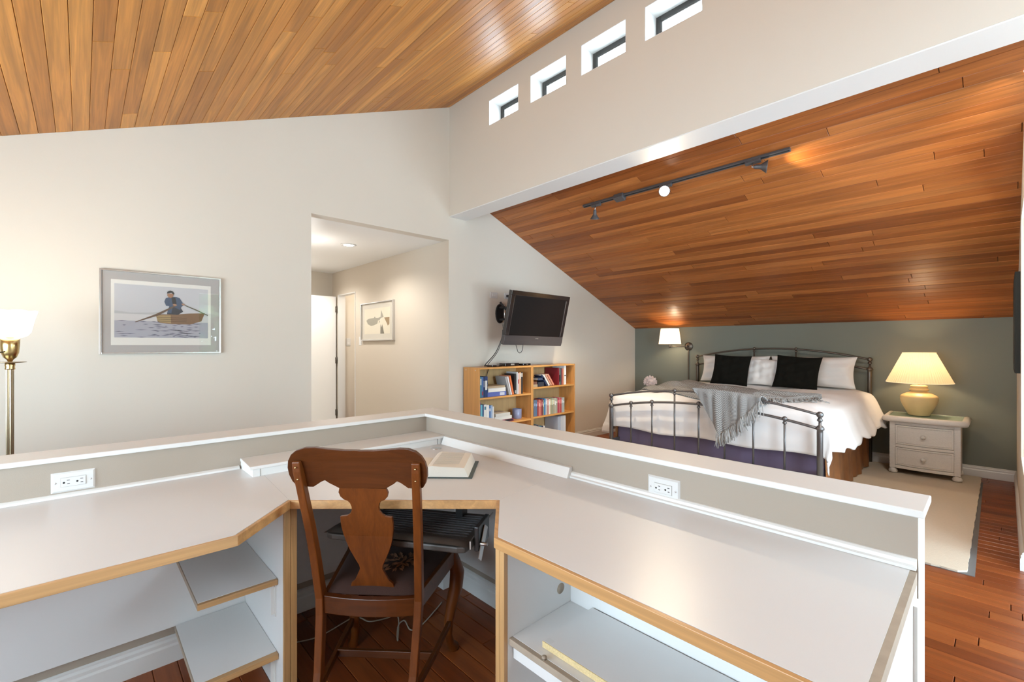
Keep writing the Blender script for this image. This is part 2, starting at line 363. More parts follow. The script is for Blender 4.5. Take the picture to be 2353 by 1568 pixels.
# reveals and frames of clerestory windows
for i, x in enumerate(WX):
    t = .004; b = MB()
    b.box(x, x + t, YC + .001, YC2, WZ0, WZ1); b.box(x + WW - t, x + WW, YC + .001, YC2, WZ0, WZ1)
    b.box(x, x + WW, YC + .001, YC2, WZ1 - t, WZ1); b.box(x, x + WW, YC + .001, YC2, WZ0, WZ0 + t)
    wname = 'window_%d' % (i + 1)
    o = struct(wname, b, M['white'], 'small square clerestory window, number %d from the hall end' % (i + 1))
    if i < 4: o['label'] = ['leftmost small square clerestory window near the hall corner', 'second small clerestory window from the left', 'third small clerestory window from the left', 'rightmost visible clerestory window, cut by the frame top'][i]
    f = MB(); y0, y1 = YC + .15, YC + .185; fw = .036
    xa, xb, za, zb_ = x + t, x + WW - t, WZ0 + t, WZ1 - t
    f.box(xa, xa + fw, y0, y1, za, zb_); f.box(xb - fw, xb, y0, y1, za, zb_); f.box(xa + fw, xb - fw, y0, y1, zb_ - fw, zb_); f.box(xa + fw, xb - fw, y0, y1, za, za + fw)
    part('window_frame', f, M['winframe'], o, bevel=.003)
    s = MB(); s.box(xa + fw, xa + fw + .01, y0 + .01, y1, za + fw, zb_ - fw); s.box(xa + fw + .01, xb - fw, y0 + .01, y1, zb_ - fw - .01, zb_ - fw)
    part('sash', s, M['silver'], o)
    part('pane', MB().box(xa + fw, xb - fw, y0 + .012, y0 + .016, za + fw, zb_ - fw), M['glass'], o)
# outside of the clerestory: overhang and low roof
sf = MB(); sl = .413
for k in range(10):
    ya = YC2 + .01 + k * .095; sf.prism([(ya, zm(ya) + .02), (ya + .088, zm(ya + .088) + .02), (ya + .088, zm(ya + .088) + .06), (ya, zm(ya) + .06)], XW - .2, XE + .2, 0)
struct('trim_2', sf, M['soffit'], 'pale boarded roof overhang outside the clerestory windows')
struct('trim_3', MB().prism([(YC2, zb(YC2) + .12), (YB + .3, zb(YB + .3) + .12), (YB + .3, zb(YB + .3) + .2), (YC2, zb(YC2) + .2)], XW - .2, XE + .2, 0), M['roof'], 'low roof outside the clerestory windows')

# right hand wall of the bedroom and alcove wall
def wr(y): return .128 + .035 * (y - 4.0) / (YB - 4.0)
rwm = MB()
for ya_, yb3, za_, zc_ in ((4.0, 4.05, 0, 9), (4.05, 4.75, 0, .55), (4.05, 4.75, 2.2, 9), (4.75, YB, 0, 9)):  # the gap is an unseen window, added to bring daylight onto the bed
    rwm.add([(wr(ya_), ya_, za_), (wr(yb3), yb3, za_), (.30, yb3, za_), (.30, ya_, za_)] + [(x_, y_, min(zc_, zb(y_) + .02)) for x_, y_ in ((wr(ya_), ya_), (wr(yb3), yb3), (.30, yb3), (.30, ya_))],
            [(0, 1, 2, 3), (7, 6, 5, 4), (0, 4, 5, 1), (1, 5, 6, 2), (2, 6, 7, 3), (3, 7, 4, 0)])
struct('wall_right', rwm, M['wall'], 'beige wall at the right edge beside the nightstand')
struct('wall_alcove', MB().box(.30, XE, 4.0, 4.12, 0, 2.7), M['wall'], 'beige wall round the corner right of the bedroom')
# east wall with glazed doors, south wall; alcove and south openings added for light
ew = MB()
def yz(poly): ew.prism(poly, XE, XE + .12, 0)
yz([(YS, 0), (1.5, 0), (1.5, zm(1.5)), (YS, zm(YS))]); yz([(1.5, 2.25), (2.8, 2.25), (2.8, zm(2.8)), (1.5, zm(1.5))]); yz([(2.8, 0), (3.05, 0), (3.05, 4.0), (2.8, zm(2.8))])
yz([(3.05, 0), (3.95, 0), (3.95, .08), (3.05, .08)]); yz([(3.05, 1.6), (3.95, 1.6), (3.95, 3.1), (3.05, 3.1)]); yz([(3.95, 0), (4.2, 0), (4.2, 2.8), (3.95, 2.8)])
struct('wall_east', ew, M['wall'], 'wall with the tall glazed doors behind the photographer')
struct('wall_south', MB().box(XW, XE, YS - .12, YS, 0, .8).box(XW, XE, YS - .12, YS, 1.6, zm(YS) + .05).box(XW, -3.0, YS - .12, YS, .8, 1.6).box(.2, XE, YS - .12, YS, .8, 1.6), M['wall'], 'low wall under the eaves behind the photographer')
struct('trim_4', MB().box(XE + .02, XE + .1, 2.15, 2.20, 0, 2.25).box(XE + .02, XE + .1, 1.55, 2.8, 0, .06), M['trim'], 'white mullion of the glazed doors')
# ceiling backings
SKX0, SKX1, SKY0, SKY1 = .8, 1.5, 1.0, 1.7  # unseen roof opening, added to light the room from above
cm = MB()
def cpan(ya, yb2, xa, xb2): cm.prism([(ya, zm(ya) + .012), (yb2, zm(yb2) + .012), (yb2, zm(yb2) + .14), (ya, zm(ya) + .14)], xa, xb2, 0)
cpan(YS - .1, YC + .02, XW - .1, SKX0); cpan(YS - .1, YC + .02, SKX1, XE + .1); cpan(YS - .1, SKY0, SKX0, SKX1); cpan(SKY1, YC + .02, SKX0, SKX1)
ceil_main = struct('ceiling', cm, M['dark'], 'sloped cedar plank ceiling rising to the clerestory wall')
cb = MB().prism([(YC2 - .02, zb(YC2 - .02) + .012), (YB + .05, zb(YB + .05) + .012), (YB + .05, zb(YB) + .1), (YC2 - .02, zb(YC2) + .1)], XW - .1, XE + .1, 0)
ceil_bed = struct('ceiling', cb, M['dark'], 'sloped cedar plank ceiling coming down over the bed')
floor = struct('floor', MB().box(XW - 3.4, XE, YS, YB, -.06, -.0125), M['dark'], 'glossy reddish hardwood board floor')

def plank_mb(L, W, T=.012, ch=.0022, gap=.0016, up=False):
    """board along +x, width along y, visible chamfered face at z=0 looking down (or up)"""
    a, b = gap / 2, W - gap / 2; s = 1 if up else -1
    prof = [(a, -s * T), (b, -s * T), (b, -s * ch), (b - ch, 0), (a + ch, 0), (a, -s * ch)]
    m = MB(); n = len(prof); x0, x1 = gap / 2, L - gap / 2
    vs = [(x0 + (ch if abs(z) < 1e-6 else 0), y, z) for y, z in prof] + [(x1 - (ch if abs(z) < 1e-6 else 0), y, z) for y, z in prof]
    fs = [tuple(range(n)), tuple(range(2 * n - 1, n - 1, -1))] + [(i, i + n, (i + 1) % n + n, (i + 1) % n) for i in range(n)]
    return m.add(vs, fs)

def lay(parent, m, x0, x1, y0, y1, W, slope_z, dydz, up, lens, vis, rng, T=.012):
    """rows of boards; slope_z(y) surface height; dydz slope; visible ones are single parts"""
    ang = math.atan(dydz); wy = W * math.cos(ang); rows = int((y1 - y0) / wy) + 1; rest = MB(); cnt = 0
    for r in range(rows):
        ya = y0 + r * wy; ww = W
        if ya + wy > y1: ww = (y1 - ya) / math.cos(ang)
        if ww < .01: continue
        x = x0 - (rng.random() * lens[1] * .9 if r else 0); first = True
        while x < x1 - .01:
            L = rng.uniform(*lens); xa = max(x, x0); xb = min(x + L, x1); x += L
            if x1 - xb < .25: xb = x1; x = x1
            if xb - xa < .06: continue
            b = plank_mb(xb - xa, ww, T, up=up)
            mt = Matrix.Translation((xa, ya, slope_z(ya))) @ Matrix.Rotation(ang, 4, 'X')
            if vis(xa, xb, ya, ya + wy) and cnt < 300:
                me = b.mesh('plank', m); fixn(me); o = bpy.data.objects.new('plank', me); col.objects.link(o); o.matrix_world = mt; o.parent = parent; cnt += 1
            else:
                n = len(rest.v); rest.v += [tuple(mt @ Vector(p)) for p in b.v]; rest.f += [tuple(i + n for i in f) for f in b.f]; rest.sm += b.sm
    if rest.f:
        o = part('far_planks', rest, m, parent); o['kind'] = 'stuff'
rng = random.Random(3)
def seen_c(fz):
    def f(xa, xb, ya, yb_):
        for k in range(9):
            x = xa + (xb - xa) * k / 8
            for y in (ya, yb_):
                z = fz(y) - CAMH; d = -CA * x + SA * y; l = SA * x + CA * y
                if d > .1 and abs(l / d) < 1.13 and abs(z / d) < .80: return True
        return False
    return f
lay(ceil_main, M['cedar'], XW, SKX0, YS, YC, .0817, zm, .413, False, (1.3, 3.6), seen_c(zm), rng)
struct('trim_10', MB().prism([(SKY1, zm(SKY1)), (YC, zm(YC)), (YC, zm(YC) + .011), (SKY1, zm(SKY1) + .011)], SKX0, XE, 0).prism([(YS, zm(YS)), (SKY0, zm(SKY0)), (SKY0, zm(SKY0) + .011), (YS, zm(YS) + .011)], SKX0, XE, 0), M['cedar'], 'cedar strip of ceiling around the roof window behind the photographer')
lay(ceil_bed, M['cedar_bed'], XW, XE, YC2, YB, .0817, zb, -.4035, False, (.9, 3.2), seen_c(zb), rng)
def seen_f(xa, xb, ya, yb_):
    if yb_ > 2.3 and xb > -.9 and xa < .3: return True
    if 1.7 < yb_ <= 2.4 and xb > -.5 and xa < .3: return True
    if yb_ > .2 and ya < 1.52 and xa < -.9 and xb > -2.4: return True
    if ya > 3.0 and ya < 5.2 and xa < -2.6: return True
    return False
lay(floor, M['floorwood'], XW - 3.4, XE, YS, YB, .083, lambda y: 0.0, 0.0, True, (.5, 1.7), seen_f, rng)

# hall beyond the opening
hb = MB()
hb.box(-6.293, XW - .0006, 2.8612, 2.8618, 0, HC - .0005); hb.box(-6.293, XW - .1205, 2.862, 2.962, 0, HC + .05); hb.box(-6.903, -6.293, 2.862, 2.962, 2.10, HC + .05); hb.box(-7.14, -6.903, 2.862, 2.962, 0, HC + .05)
hb.box(-7.24, -7.12, 1.3, 3.0, 0, HC + .05); hb.box(-7.2, XW - .12, 1.33, 1.43, 0, HC + .05)
struct('wall_hall', hb, M['wall_hall'], 'tan hallway walls seen through the opening')
struct('wall_closet', MB().box(-7.02, -6.92, 2.963, 4.6, 0, 2.5).box(-7.0, -5.4, 4.5, 4.6, 0, 2.5).box(-6.15, -6.05, 2.963, 4.5, 0, 2.5).box(-7.0, -6.0, 2.963, 4.6, 2.5, 2.6), M['wall'], 'pale wall inside the little doorway off the hall')
struct('ceiling', MB().box(-7.2, XW - .12, 1.43, 2.862, HC, HC + .06), M['white'], 'flat white hallway ceiling with two recessed lights')
dt = MB(); dt.box(-6.9029, -6.891, 2.855, 2.97, 0, 2.10).box(-6.305, -6.2931, 2.855, 2.97, 0, 2.10).box(-6.903, -6.293, 2.86, 2.962, 2.088, 2.10)
lamp_light('POINT', 'closet_light', (-6.45, 3.7, 2.2), 14, (1, .93, .85), .1)  # added fill light inside the doorway, has no fixture
struct('trim_5', dt, M['trim'], 'white jamb of the doorway off the hall')
d = thing('door_1', 'open white door standing across the end of the hall', 'door', (-6.93, 2.84, 0)); d['kind'] = 'structure'
part('door_slab', MB().box(-.035, 0, -.78, 0, .01, 2.075), M['door'], d, bevel=.002)
for z in (.30, 1.10, 1.88): part('hinge', MB().box(.0, .012, -.012, .014, z - .045, z + .045).lathe([(.006, z - .05), (.006, z + .05)], 8, (.012, .004, 0)), M['bronze'], d)

for i, (x, y) in enumerate(((-4.977, 2.182), (-6.45, 2.20))):
    t = thing('recessed_light', ['recessed downlight in the hall ceiling, nearer one', 'recessed downlight in the hall ceiling, farther one by the wall edge'][i], 'ceiling light', (x, y, HC))
    part('trim_ring', MB().lathe([(.055, -.001), (.085, -.001), (.083, -.006), (.058, -.008), (.055, -.001)], 28, caps=False), M['trim'], t)
    part('lens', MB().lathe([(.056, -.004), (.03, -.0055), (.0001, -.006)], 28, caps=False), M['downlight'], t)
    lamp_light('SPOT', 'hall_lamp_light', (x, y, HC - .03), 42, (1, .97, .93), .05, (0, 0, 0), R(150), .6)
    lamp_light('POINT', 'hall_glow_light', (x, 1.75, HC - .35), 5, (1, .98, .96), .04)  # added fill below the hall ceiling, has no fixture
lamp_light('SPOT', 'bedroom_downlight', (.06, 3.63, zb(3.63) - .05), 85, (1, .90, .76), .14, aim((.06, 3.63, 2.7), (-1.3, 5.6, 0)), R(105), .8)  # added fill spot aimed at the bed, apart from the recessed light
t = thing('recessed_light', 'recessed light in the cedar ceiling at the right edge', 'ceiling light', (.165, 3.63, zb(3.63)), (math.atan(-.4035), 0, 0))
part('lens', MB().lathe([(.05, -.004), (.03, -.006), (.0001, -.007)], 24, caps=False), M['bulb_soft'], t)

struct('floor_hall', MB().box(-7.12, XW - .12, 1.43, 2.861, -.004, .012), mat('pale_carpet', (.66, .63, .58), .95, bump=(300, .5)), 'pale carpet of the hallway floor')  # unseen pale floor, added to bounce light onto the hall ceiling
# baseboards
def base_prof(h=.11):
    return [(0, 0), (.016, 0), (.016, h * .62), (.012, h * .70), (.013, h * .82), (.007, h * .90), (.008, h * .96), (.003, h), (0, h)]
def baseboard(name, p0, p1, nrm, label, h=.11):
    p0 = Vector((*p0, 0)); p1 = Vector((*p1, 0)); n = Vector((*nrm, 0)); pr = base_prof(h); k = len(pr)
    vs = [tuple(p + n * a + Vector((0, 0, b))) for p in (p0, p1) for a, b in pr]
    fs = [tuple(range(k)), tuple(range(2 * k - 1, k - 1, -1))] + [(i, i + k, (i + 1) % k + k, (i + 1) % k) for i in range(k)]
    struct(name, MB().add(vs, fs), M['trim'], label)
baseboard('baseboard_north', (XW, YB), (.16, YB), (0, -1), 'white moulded baseboard along the green wall')
baseboard('baseboard_right', (.128, 4.0), (.162, YB), (-1, .013), 'white moulded baseboard on the right wall')
baseboard('baseboard_west', (XW, 2.9), (XW, YB), (1, 0), 'white baseboard under the television wall')
baseboard('baseboard_south', (XW, YS), (XW, 1.43), (1, 0), 'white baseboard under the rowing picture')

# half wall round the desk
WLX, WRY = -2.365, 1.523; CZ = .912; CT = .019
hw = MB(); hw.box(WLX - .145, WLX, YS, WRY + .145, 0, CZ - CT); hw.box(WLX, -.128, WRY, WRY + .145, 0, CZ - CT)
struct('wall_half', hw, M['wall_half'], 'low beige half wall wrapped round the corner desk')
cp = MB(); ix, ox = -2.350, -2.535; iy, oy = 1.504, 1.682
cp.prism([(ix, YS), (ix, iy), (-.114, iy), (-.114, oy), (ox, oy), (ox, YS)], CZ - CT, CZ, 2)
struct('trim_6', cp, M['trim'], 'white board capping the half wall', bevel=.003)
struct('trim_7', MB().box(ox + .02, ox + .035, YS, oy - .02, CZ - CT - .03, CZ - CT).box(-.128, -.1265, WRY, WRY + .145, 0, CZ - CT), M['trim'], 'white painted end of the half wall')  # white skin on the wall end stands in for glaring window light
baseboard('baseboard_desk', (WLX, YS), (WLX, WRY), (1, 0), 'white moulded baseboard under the left side of the desk')
baseboard('baseboard_kneehole', (WLX, WRY), (-1.02, WRY), (0, -1), 'white moulded baseboard under the desk corner', .11)
struct('trim_8', MB().prism([(WRY, .7605), (WRY - .02, .7605), (WRY - .02, .768), (WRY - .012, .771), (WRY - .010, .779), (WRY - .004, .784), (WRY, .785)], -1.232, -.13, 0), M['trim'], 'thin white moulding between the right desk top and the half wall')
struct('trim_9', MB().prism([(WLX, .7605), (WLX + .018, .7605), (WLX + .016, .768), (WLX + .006, .773), (WLX, .774)], YS, .523, 1), M['trim'], 'thin caulked strip between the left desk top and the half wall')


# ================================================================ corner desk
DZ = .76; TH = .031
desk = thing('corner_desk', 'built-in white corner desk with maple edging inside the half wall', 'desk', (-1.75, .9, 0))
DO = Vector((-1.75, .9, 0))
def dp(name, mb, m, label=None, **k):
    mb.xf(lambda p: p - DO); return part(name, mb, m, desk, label=label, **k)
yb_, xb_ = 1.5225, -2.3645
A = (-1.53, .336); B = (-1.746, .549); Cc = (-1.233, 1.09); D2 = (-1.001, .875); E2 = (-.142, .875)
e = .012
g = .0008
FL = [(-1.53, -1.25), (-1.53, .336), (-1.746, .549), (-1.233, 1.09), (-1.001, .875), (-.142, .875)]
IL = []
for i in range(len(FL)):   # mitred inner line of the edge banding
    p = Vector(FL[i]); ds = []
    if i: ds.append((p - Vector(FL[i - 1])).normalized())
    if i < len(FL) - 1: ds.append((Vector(FL[i + 1]) - p).normalized())
    ns = [Vector((-d_.y, d_.x)) for d_ in ds]; n = sum(ns, Vector((0, 0))).normalized(); IL.append(tuple(p + n * .012 / n.dot(ns[0])))
zl = DZ - TH + .001
dp('worktop', MB().prism([IL[0], (xb_, -1.25), (xb_, .53 - g), (-2.25, .58 - g), (IL[2][0], IL[2][1] - g), IL[1]], zl, DZ), M['laminate'], 'left white worktop')
dp('worktop', MB().prism([IL[2], (-2.25, .58), (xb_, .53), (xb_, yb_), (-1.30, yb_), (IL[3][0] - g, IL[3][1])], zl, DZ), M['laminate'], 'corner white worktop')
dp('worktop', MB().prism([IL[3], (-1.30 + g, yb_), (-.142, yb_), IL[5], IL[4]], zl, DZ), M['laminate'], 'right white worktop')
for i in range(5):
    me_ = MB().prism([FL[i], FL[i + 1], IL[i + 1], IL[i]], DZ - TH, DZ - .0006)
    mm = M['edge_y'] if i == 0 else M['edge']
    dp('front_edge', me_, mm, bevel=.0015)
dp('end_edge', MB().box(-.142, -.128, .875, yb_ - .02, DZ - TH, DZ - .0015), M['grey_edge'], 'bare brown-grey end edge')
# side panels, end panels
def panel(x0, x1, y0, y1, z0, z1, m='laminate_in', name='panel', **k): return dp(name, MB().box(x0, x1, y0, y1, z0, z1), M[m], **k)
zt = DZ - TH
panel(xb_ + .02, -1.80, .540, .5625, 0, zt); panel(xb_ + .02, -1.80, .564, .585, 0, zt)
panel(-1.80, -1.785, .540, .5625, 0, zt, 'edge_z', 'panel_edge', bevel=.001); panel(-1.80, -1.785, .564, .585, 0, zt, 'edge_z', 'panel_edge', bevel=.001)
panel(-1.017, -.9985, .91, yb_ - .02, 0, zt); panel(-.9975, -.979, .91, 1.20, 0, zt)
panel(-1.017, -.9985, .895, .91, 0, zt, 'edge_z', 'panel_edge', bevel=.001); panel(-.9975, -.979, .895, .91, 0, zt, 'edge_z', 'panel_edge', bevel=.001)
panel(-.979, -.16, 1.20, 1.216, .02, zt, name='back_panel')
panel(-.16, -.142, .895, yb_ - .02, 0, zt - .0005)
panel(-.1415, -.130, .89, WRY, 0, zt - .0005, 'trim', 'end_board'); panel(-.130, -.122, .90, .945, 0, zt - .03, 'trim', 'end_batten'); panel(-.130, -.122, 1.44, 1.49, 0, zt - .03, 'trim', 'end_batten')
panel(xb_ + .017, xb_ + .034, -1.25, .5395, .157, zt, name='modesty_panel'); panel(xb_ + .017, xb_ + .034, .586, 1.47, .157, zt, name='modesty_panel'); panel(-2.33, -1.018, WRY - .034, WRY - .017, .16, zt, name='modesty_panel')
panel(-2.10, -2.04, 1.42, WRY - .035, 0, zt, name='leg')
# shelves on the left
for z, nm, yl, m in ((.4387, 'upper', .286, 'edge_y'), (.1616, 'lower', .280, 'edge_y')):
    s = dp('shelf', MB().box(-2.325, -1.868, yl + .003, .5385, z - .019, z), M['laminate_in'], nm + ' left shelf')
    xx = -1.853 if nm == 'upper' else -1.845
    part('shelf_edge', MB().box(-1.868, xx, yl, .5385, z - .020, z - .0005).xf(lambda p: p - DO), M['edge_y'], s, bevel=.001)
    part('shelf_edge', MB().box(-2.325, -1.868, yl, yl + .003, z - .0195, z - .0005).xf(lambda p: p - DO), M['grey_edge'], s)
    part('bracket', MB().prism([(-1.90, z - .02), (-1.885, z - .02), (-1.879, z - .14), (-1.883, z - .14)], .522, .539, 1).box(-1.888, -1.877, .535, .5395, z - .15, z - .02).xf(lambda p: p - DO), M['trim'], s)
    for zz in (z - .035, z - .135): part('screw', MB().lathe([(.003, .5345), (.003, .5335), (.001, .533)], 8, (-1.8825, 0, zz), 'y').xf(lambda p: p - DO), M['steel'], s)
# shelf on the right
s = dp('shelf', MB().box(-.9785, -.161, .930, 1.199, .440, .459), M['laminate_in'], 'right shelf')
part('shelf_edge', MB().box(-.9785, -.161, .914, .930, .439, .4585).xf(lambda p: p - DO), M['grey_edge'], s, bevel=.0015)
part('apron', MB().box(-.976, -.161, .930, .946, .395, .439).xf(lambda p: p - DO), M['laminate_in'], s)
part('peg', MB().lathe([(.004, .45), (.004, .462), (.007, .464), (.007, .468), (.001, .469)], 12, (-.845, .922, 0)).xf(lambda p: p - DO), M['grey_edge'], s)
dp('shelf', MB().box(-.9785, -.161, .93, 1.199, .09, .109), M['laminate_in'], 'bottom right shelf')
dp('cable_hole', MB().lathe([(.0175, -.9788), (.0175, -.9782)], 24, (0, 1.148, .520), 'x'), M['grey_edge'], 'round cable hole')
# riser and cable duct
r = dp('riser_top', MB().prism([(xb_, .527), (-2.159, .517), (-2.159, 1.499), (-2.157, 1.5225), (xb_, 1.5225)], .792, .806), M['trim'], 'raised back shelf', bevel=.002)
dp('riser_front', MB().box(-2.18, -2.168, .56, 1.47, DZ, .792), M['trim']); dp('riser_end', MB().box(xb_, -2.165, .53, .558, DZ, .792), M['trim']); dp('riser_end', MB().box(-2.30, -2.168, 1.475, 1.5225, DZ, .792), M['trim'])
dp('cable_cover', MB().prism([(1.5225, DZ), (1.486, DZ), (1.503, .803), (1.5225, .805)], -2.156, -1.232, 0), M['trim'], 'long white cable cover', bevel=.0015)
dp('grommet', MB().lathe([(.030, DZ), (.030, DZ + .002), (.026, DZ + .003), (.0001, DZ + .003)], 28, (-2.085, 1.405, 0)), M['silver'], 'round grey grommet')

board = solo('loose_board', MB().box(0, .70, .0, .235, 0, .018).xf(lambda p: p + Vector((p.y * -.01, 0, 0))), M['laminate_in'], 'loose white melamine board lying on the right desk shelf', 'board', (-.883, .958, .4597))
part('raw_edge', MB().box(0, .70, -.0025, 0, 0.0003, .0177), M['chipboard'], board, label='raw chipboard front edge')
part('scuff_mark', MB().box(0.004, .026, .003, .022, .018, .0183), M['plate'], board)

# ================================================================ outlets
def outlet(name, loc, rot, label, w=.12, h=.074):
    t = thing(name, label, 'outlet', loc, rot)
    m = MB(); a, b = w / 2, h / 2
    m.add([(-a, -.0005, -b), (a, -.0005, -b), (a, -.0005, b), (-a, -.0005, b), (-a + .006, -.006, -b + .006), (a - .006, -.006, -b + .006), (a - .006, -.006, b - .006), (-a + .006, -.006, b - .006)],
          [(0, 3, 2, 1), (4, 5, 6, 7), (0, 1, 5, 4), (1, 2, 6, 5), (2, 3, 7, 6), (3, 0, 4, 7)])
    part('cover_plate', m, M['plate'], t)
    fr_ = MB().box(-.0345, .0345, -.0064, -.006, -.0175, .0175); part('recess_line', fr_, M['mat_grey'], t)
    rc = part('receptacle', MB().box(-.0335, .0335, -.0085, -.006, -.0165, .0165), M['plate'], t, bevel=.001)
    for cx_ in (-.019, .017):
        part('ground_hole', MB().lathe([(.0033, -.0085), (.0033, -.0089)], 12, (cx_ - .007, 0, -.001), 'y'), M['slot'], rc)
        part('slot', MB().box(cx_ + .001, cx_ + .009, -.0088, -.0085, .0058, .0080), M['slot'], rc); part('slot', MB().box(cx_ + .002, cx_ + .009, -.0088, -.0085, -.0072, -.0050), M['slot'], rc)
    for sx in (-.048, .048): part('screw', MB().lathe([(.003, -.006), (.003, -.0068), (.001, -.007)], 10, (sx, 0, 0), 'y'), M['silver'], t)
    return t
outlet('wall_outlet', (WLX, -.021, .815), (0, 0, R(90)), 'white double outlet on the left half wall above the desk')
outlet('wall_outlet', (-.813, WRY, .806), (0, 0, 0), 'white double outlet on the right half wall touching the moulding', .124, .080)
def switch(loc, rot, label, w=.07, h=.115, n=1):
    t = thing('light_switch', label, 'switch', loc, rot)
    part('cover_plate', MB().box(-w / 2, w / 2, -.006, 0, -h / 2, h / 2), M['plate'], t, bevel=.002)
    for k in range(n):
        x = (k - (n - 1) / 2) * .04; part('rocker', MB().prism([(-.006, -.033), (-.0095, -.033), (-.0065, 0), (-.009, .033), (-.006, .033)], x - .0165, x + .0165, 0), M['trim'], t)
    return t
switch((-6.13, 2.862, 1.388), (0, 0, 0), 'white switch on the tan hall wall beside the doorway', .075, .122)
switch((-6.92, 3.03, 1.38), (0, 0, R(90)), 'white switch just inside the small doorway')
t = thing('wall_jack', 'white jack plate on the wall left of the television', 'wall plate', (XW, 3.502, 1.911), (0, 0, R(90)))
part('cover_plate', MB().box(-.058, .058, -.006, 0, -.034, .034), M['plate'], t, bevel=.002); part('toggle', MB().box(-.022, .022, -.009, -.006, -.016, .016), M['trim'], t, bevel=.001); part('toggle_line', MB().box(-.024, .024, -.0065, -.006, -.018, .018), M['mat_grey'], t)
t = thing('wall_jack', 'white plate half hidden behind the television top corner', 'wall plate', (XW, 3.725, 1.917), (0, 0, R(90)))
part('cover_plate', MB().box(-.058, .058, -.006, 0, -.034, .034), M['plate'], t, bevel=.002); part('plug', MB().box(-.03, .012, -.035, -.006, -.012, .014), M['black'], t, bevel=.003)

# ================================================================ chair
fw = Vector((-CA, SA, 0)); rt = Vector((SA, CA, 0))
def at_view(lat, dep, z=0): return fw * dep + rt * lat + Vector((0, 0, z))
ROTV = (0, 0, R(90) - YAW)
ch = thing('dining_chair', 'dark mahogany chair with vase-shaped splat and needlepoint seat at the desk', 'chair', at_view(-.497, 1.60), (0, 0, ROTV[2] - R(3)))
def by(z):  # back plane depth at height z (local y)
    P_ = [(0, -.10), (.2, -.04), (.42, 0), (.65, -.045), (.93, -.125), (1.0, -.15)]
    for (a, ya), (b, yb2) in zip(P_, P_[1:]):
        if z <= b: k = (z - a) / (b - a); k = k; return ya + (yb2 - ya) * k
    return -.15
def bxp(z):
    P_ = [(0, .158), (.2, .165), (.42, .174), (.65, .183), (.93, .196), (1.0, .198)]
    for (a, ya), (b, yb2) in zip(P_, P_[1:]):
        if z <= b: return ya + (yb2 - ya) * (z - a) / (b - a)
    return .198
for s in (-1, 1):
    zs = [0, .1, .2, .3, .38, .44, .5, .6, .7, .8, .88, .915, .945]
    m = MB().rect_tube([(s * bxp(z), by(z) - .004, z) for z in zs], [.027] * 12 + [.026], [.026, .027, .029, .032, .036, .036, .034, .031, .029, .027, .026, .024, .012])
    leg = part('back_post', m, M['chairwood'], ch, bevel=.003)
    for z in (.885, .926): part('peg', MB().ball((s * bxp(z), by(z) - .018, z), .0032, 8, 6), M['brass'], leg)
half = [(0, .978), (.05, .979), (.10, .984), (.14, .990), (.17, .990), (.195, .982), (.213, .967), (.225, .946), (.230, .922), (.229, .897), (.222, .873), (.211, .855), (.172, .850), (.160, .850), (.149, .857), (.136, .866), (.122, .872), (.110, .862), (.094, .852), (.078, .842), (.04, .842), (0, .842)]
def curved_panel(halfp, y_off, thick, ycurve):
    """mirror a half outline, fan it into strips and bend it onto the back plane"""
    full = halfp + [(-x, z) for x, z in reversed(halfp[1:-1])]
    return full
def plate_mesh(outline, y0, thick, bend):
    import bmesh
    bm = bmesh.new(); vs = [bm.verts.new((x, 0, z)) for x, z in outline]; f = bm.faces.new(vs)
    for k in range(-5, 6):   # slice vertically so that it can bend
        bmesh.ops.bisect_plane(bm, geom=bm.verts[:] + bm.edges[:] + bm.faces[:], plane_co=(k * .04, 0, 0), plane_no=(1, 0, 0))
    for k in range(0, 14):
        bmesh.ops.bisect_plane(bm, geom=bm.verts[:] + bm.edges[:] + bm.faces[:], plane_co=(0, 0, .46 + k * .04), plane_no=(0, 0, 1))
    r_ = bmesh.ops.extrude_face_region(bm, geom=bm.faces[:]); ex = {v for v in r_['geom'] if isinstance(v, bmesh.types.BMVert)}
    for v in bm.verts:
        v.co.y = by(v.co.z) + y0 + bend(v.co.x) + (thick if v in ex else 0)
    bmesh.ops.recalc_face_normals(bm, faces=bm.faces)
    me = bpy.data.meshes.new('plate'); bm.to_mesh(me); bm.free(); return me
def plate(name, halfp, y0, th, bend, m, parent):
    me = plate_mesh(curved_panel(halfp, 0, 0, 0), y0, th, bend); me.materials.append(m); me.name = name
    return link(name, me, parent, bevel=.0025)
plate('top_rail', half, .012, .020, lambda x: -.55 * (x * x) + .012, M['chairwood_x'], ch)
splat = [(0, .852), (.060, .852), (.080, .842), (.085, .826), (.080, .810), (.070, .799), (.058, .794), (.051, .786), (.047, .772), (.048, .758), (.054, .747), (.066, .738), (.090, .735), (.0915, .712), (.0905, .690), (.087, .665), (.080, .635), (.069, .603), (.055, .572), (.043, .548), (.040, .533), (.046, .520), (.053, .505), (.062, .488), (.074, .478), (.079, .462), (.080, .445), (0, .445)]
plate('splat', splat, .014, .012, lambda x: -.3 * x * x + .012, M['chairwood'], ch)
part('seat_rail', MB().grid(lambda u, v: (lambda x: (x, .0 - .02 * (1 - (x / .17) ** 2) - .004, .385 + .062 * v))(-.165 + .33 * u), 10, 2, smooth=False), M['chairwood_x'], ch, solid=.024, bevel=.003)
for s in (-1, 1): part('seat_rail', MB().prism([(s * .172, .01), (s * .232, .36), (s * .214, .36), (s * .155, .01)], .385, .447), M['chairwood_x'], ch, bevel=.002)
part('seat_rail', MB().box(-.232, .232, .36, .382, .375, .447), M['chairwood_x'], ch, bevel=.004)
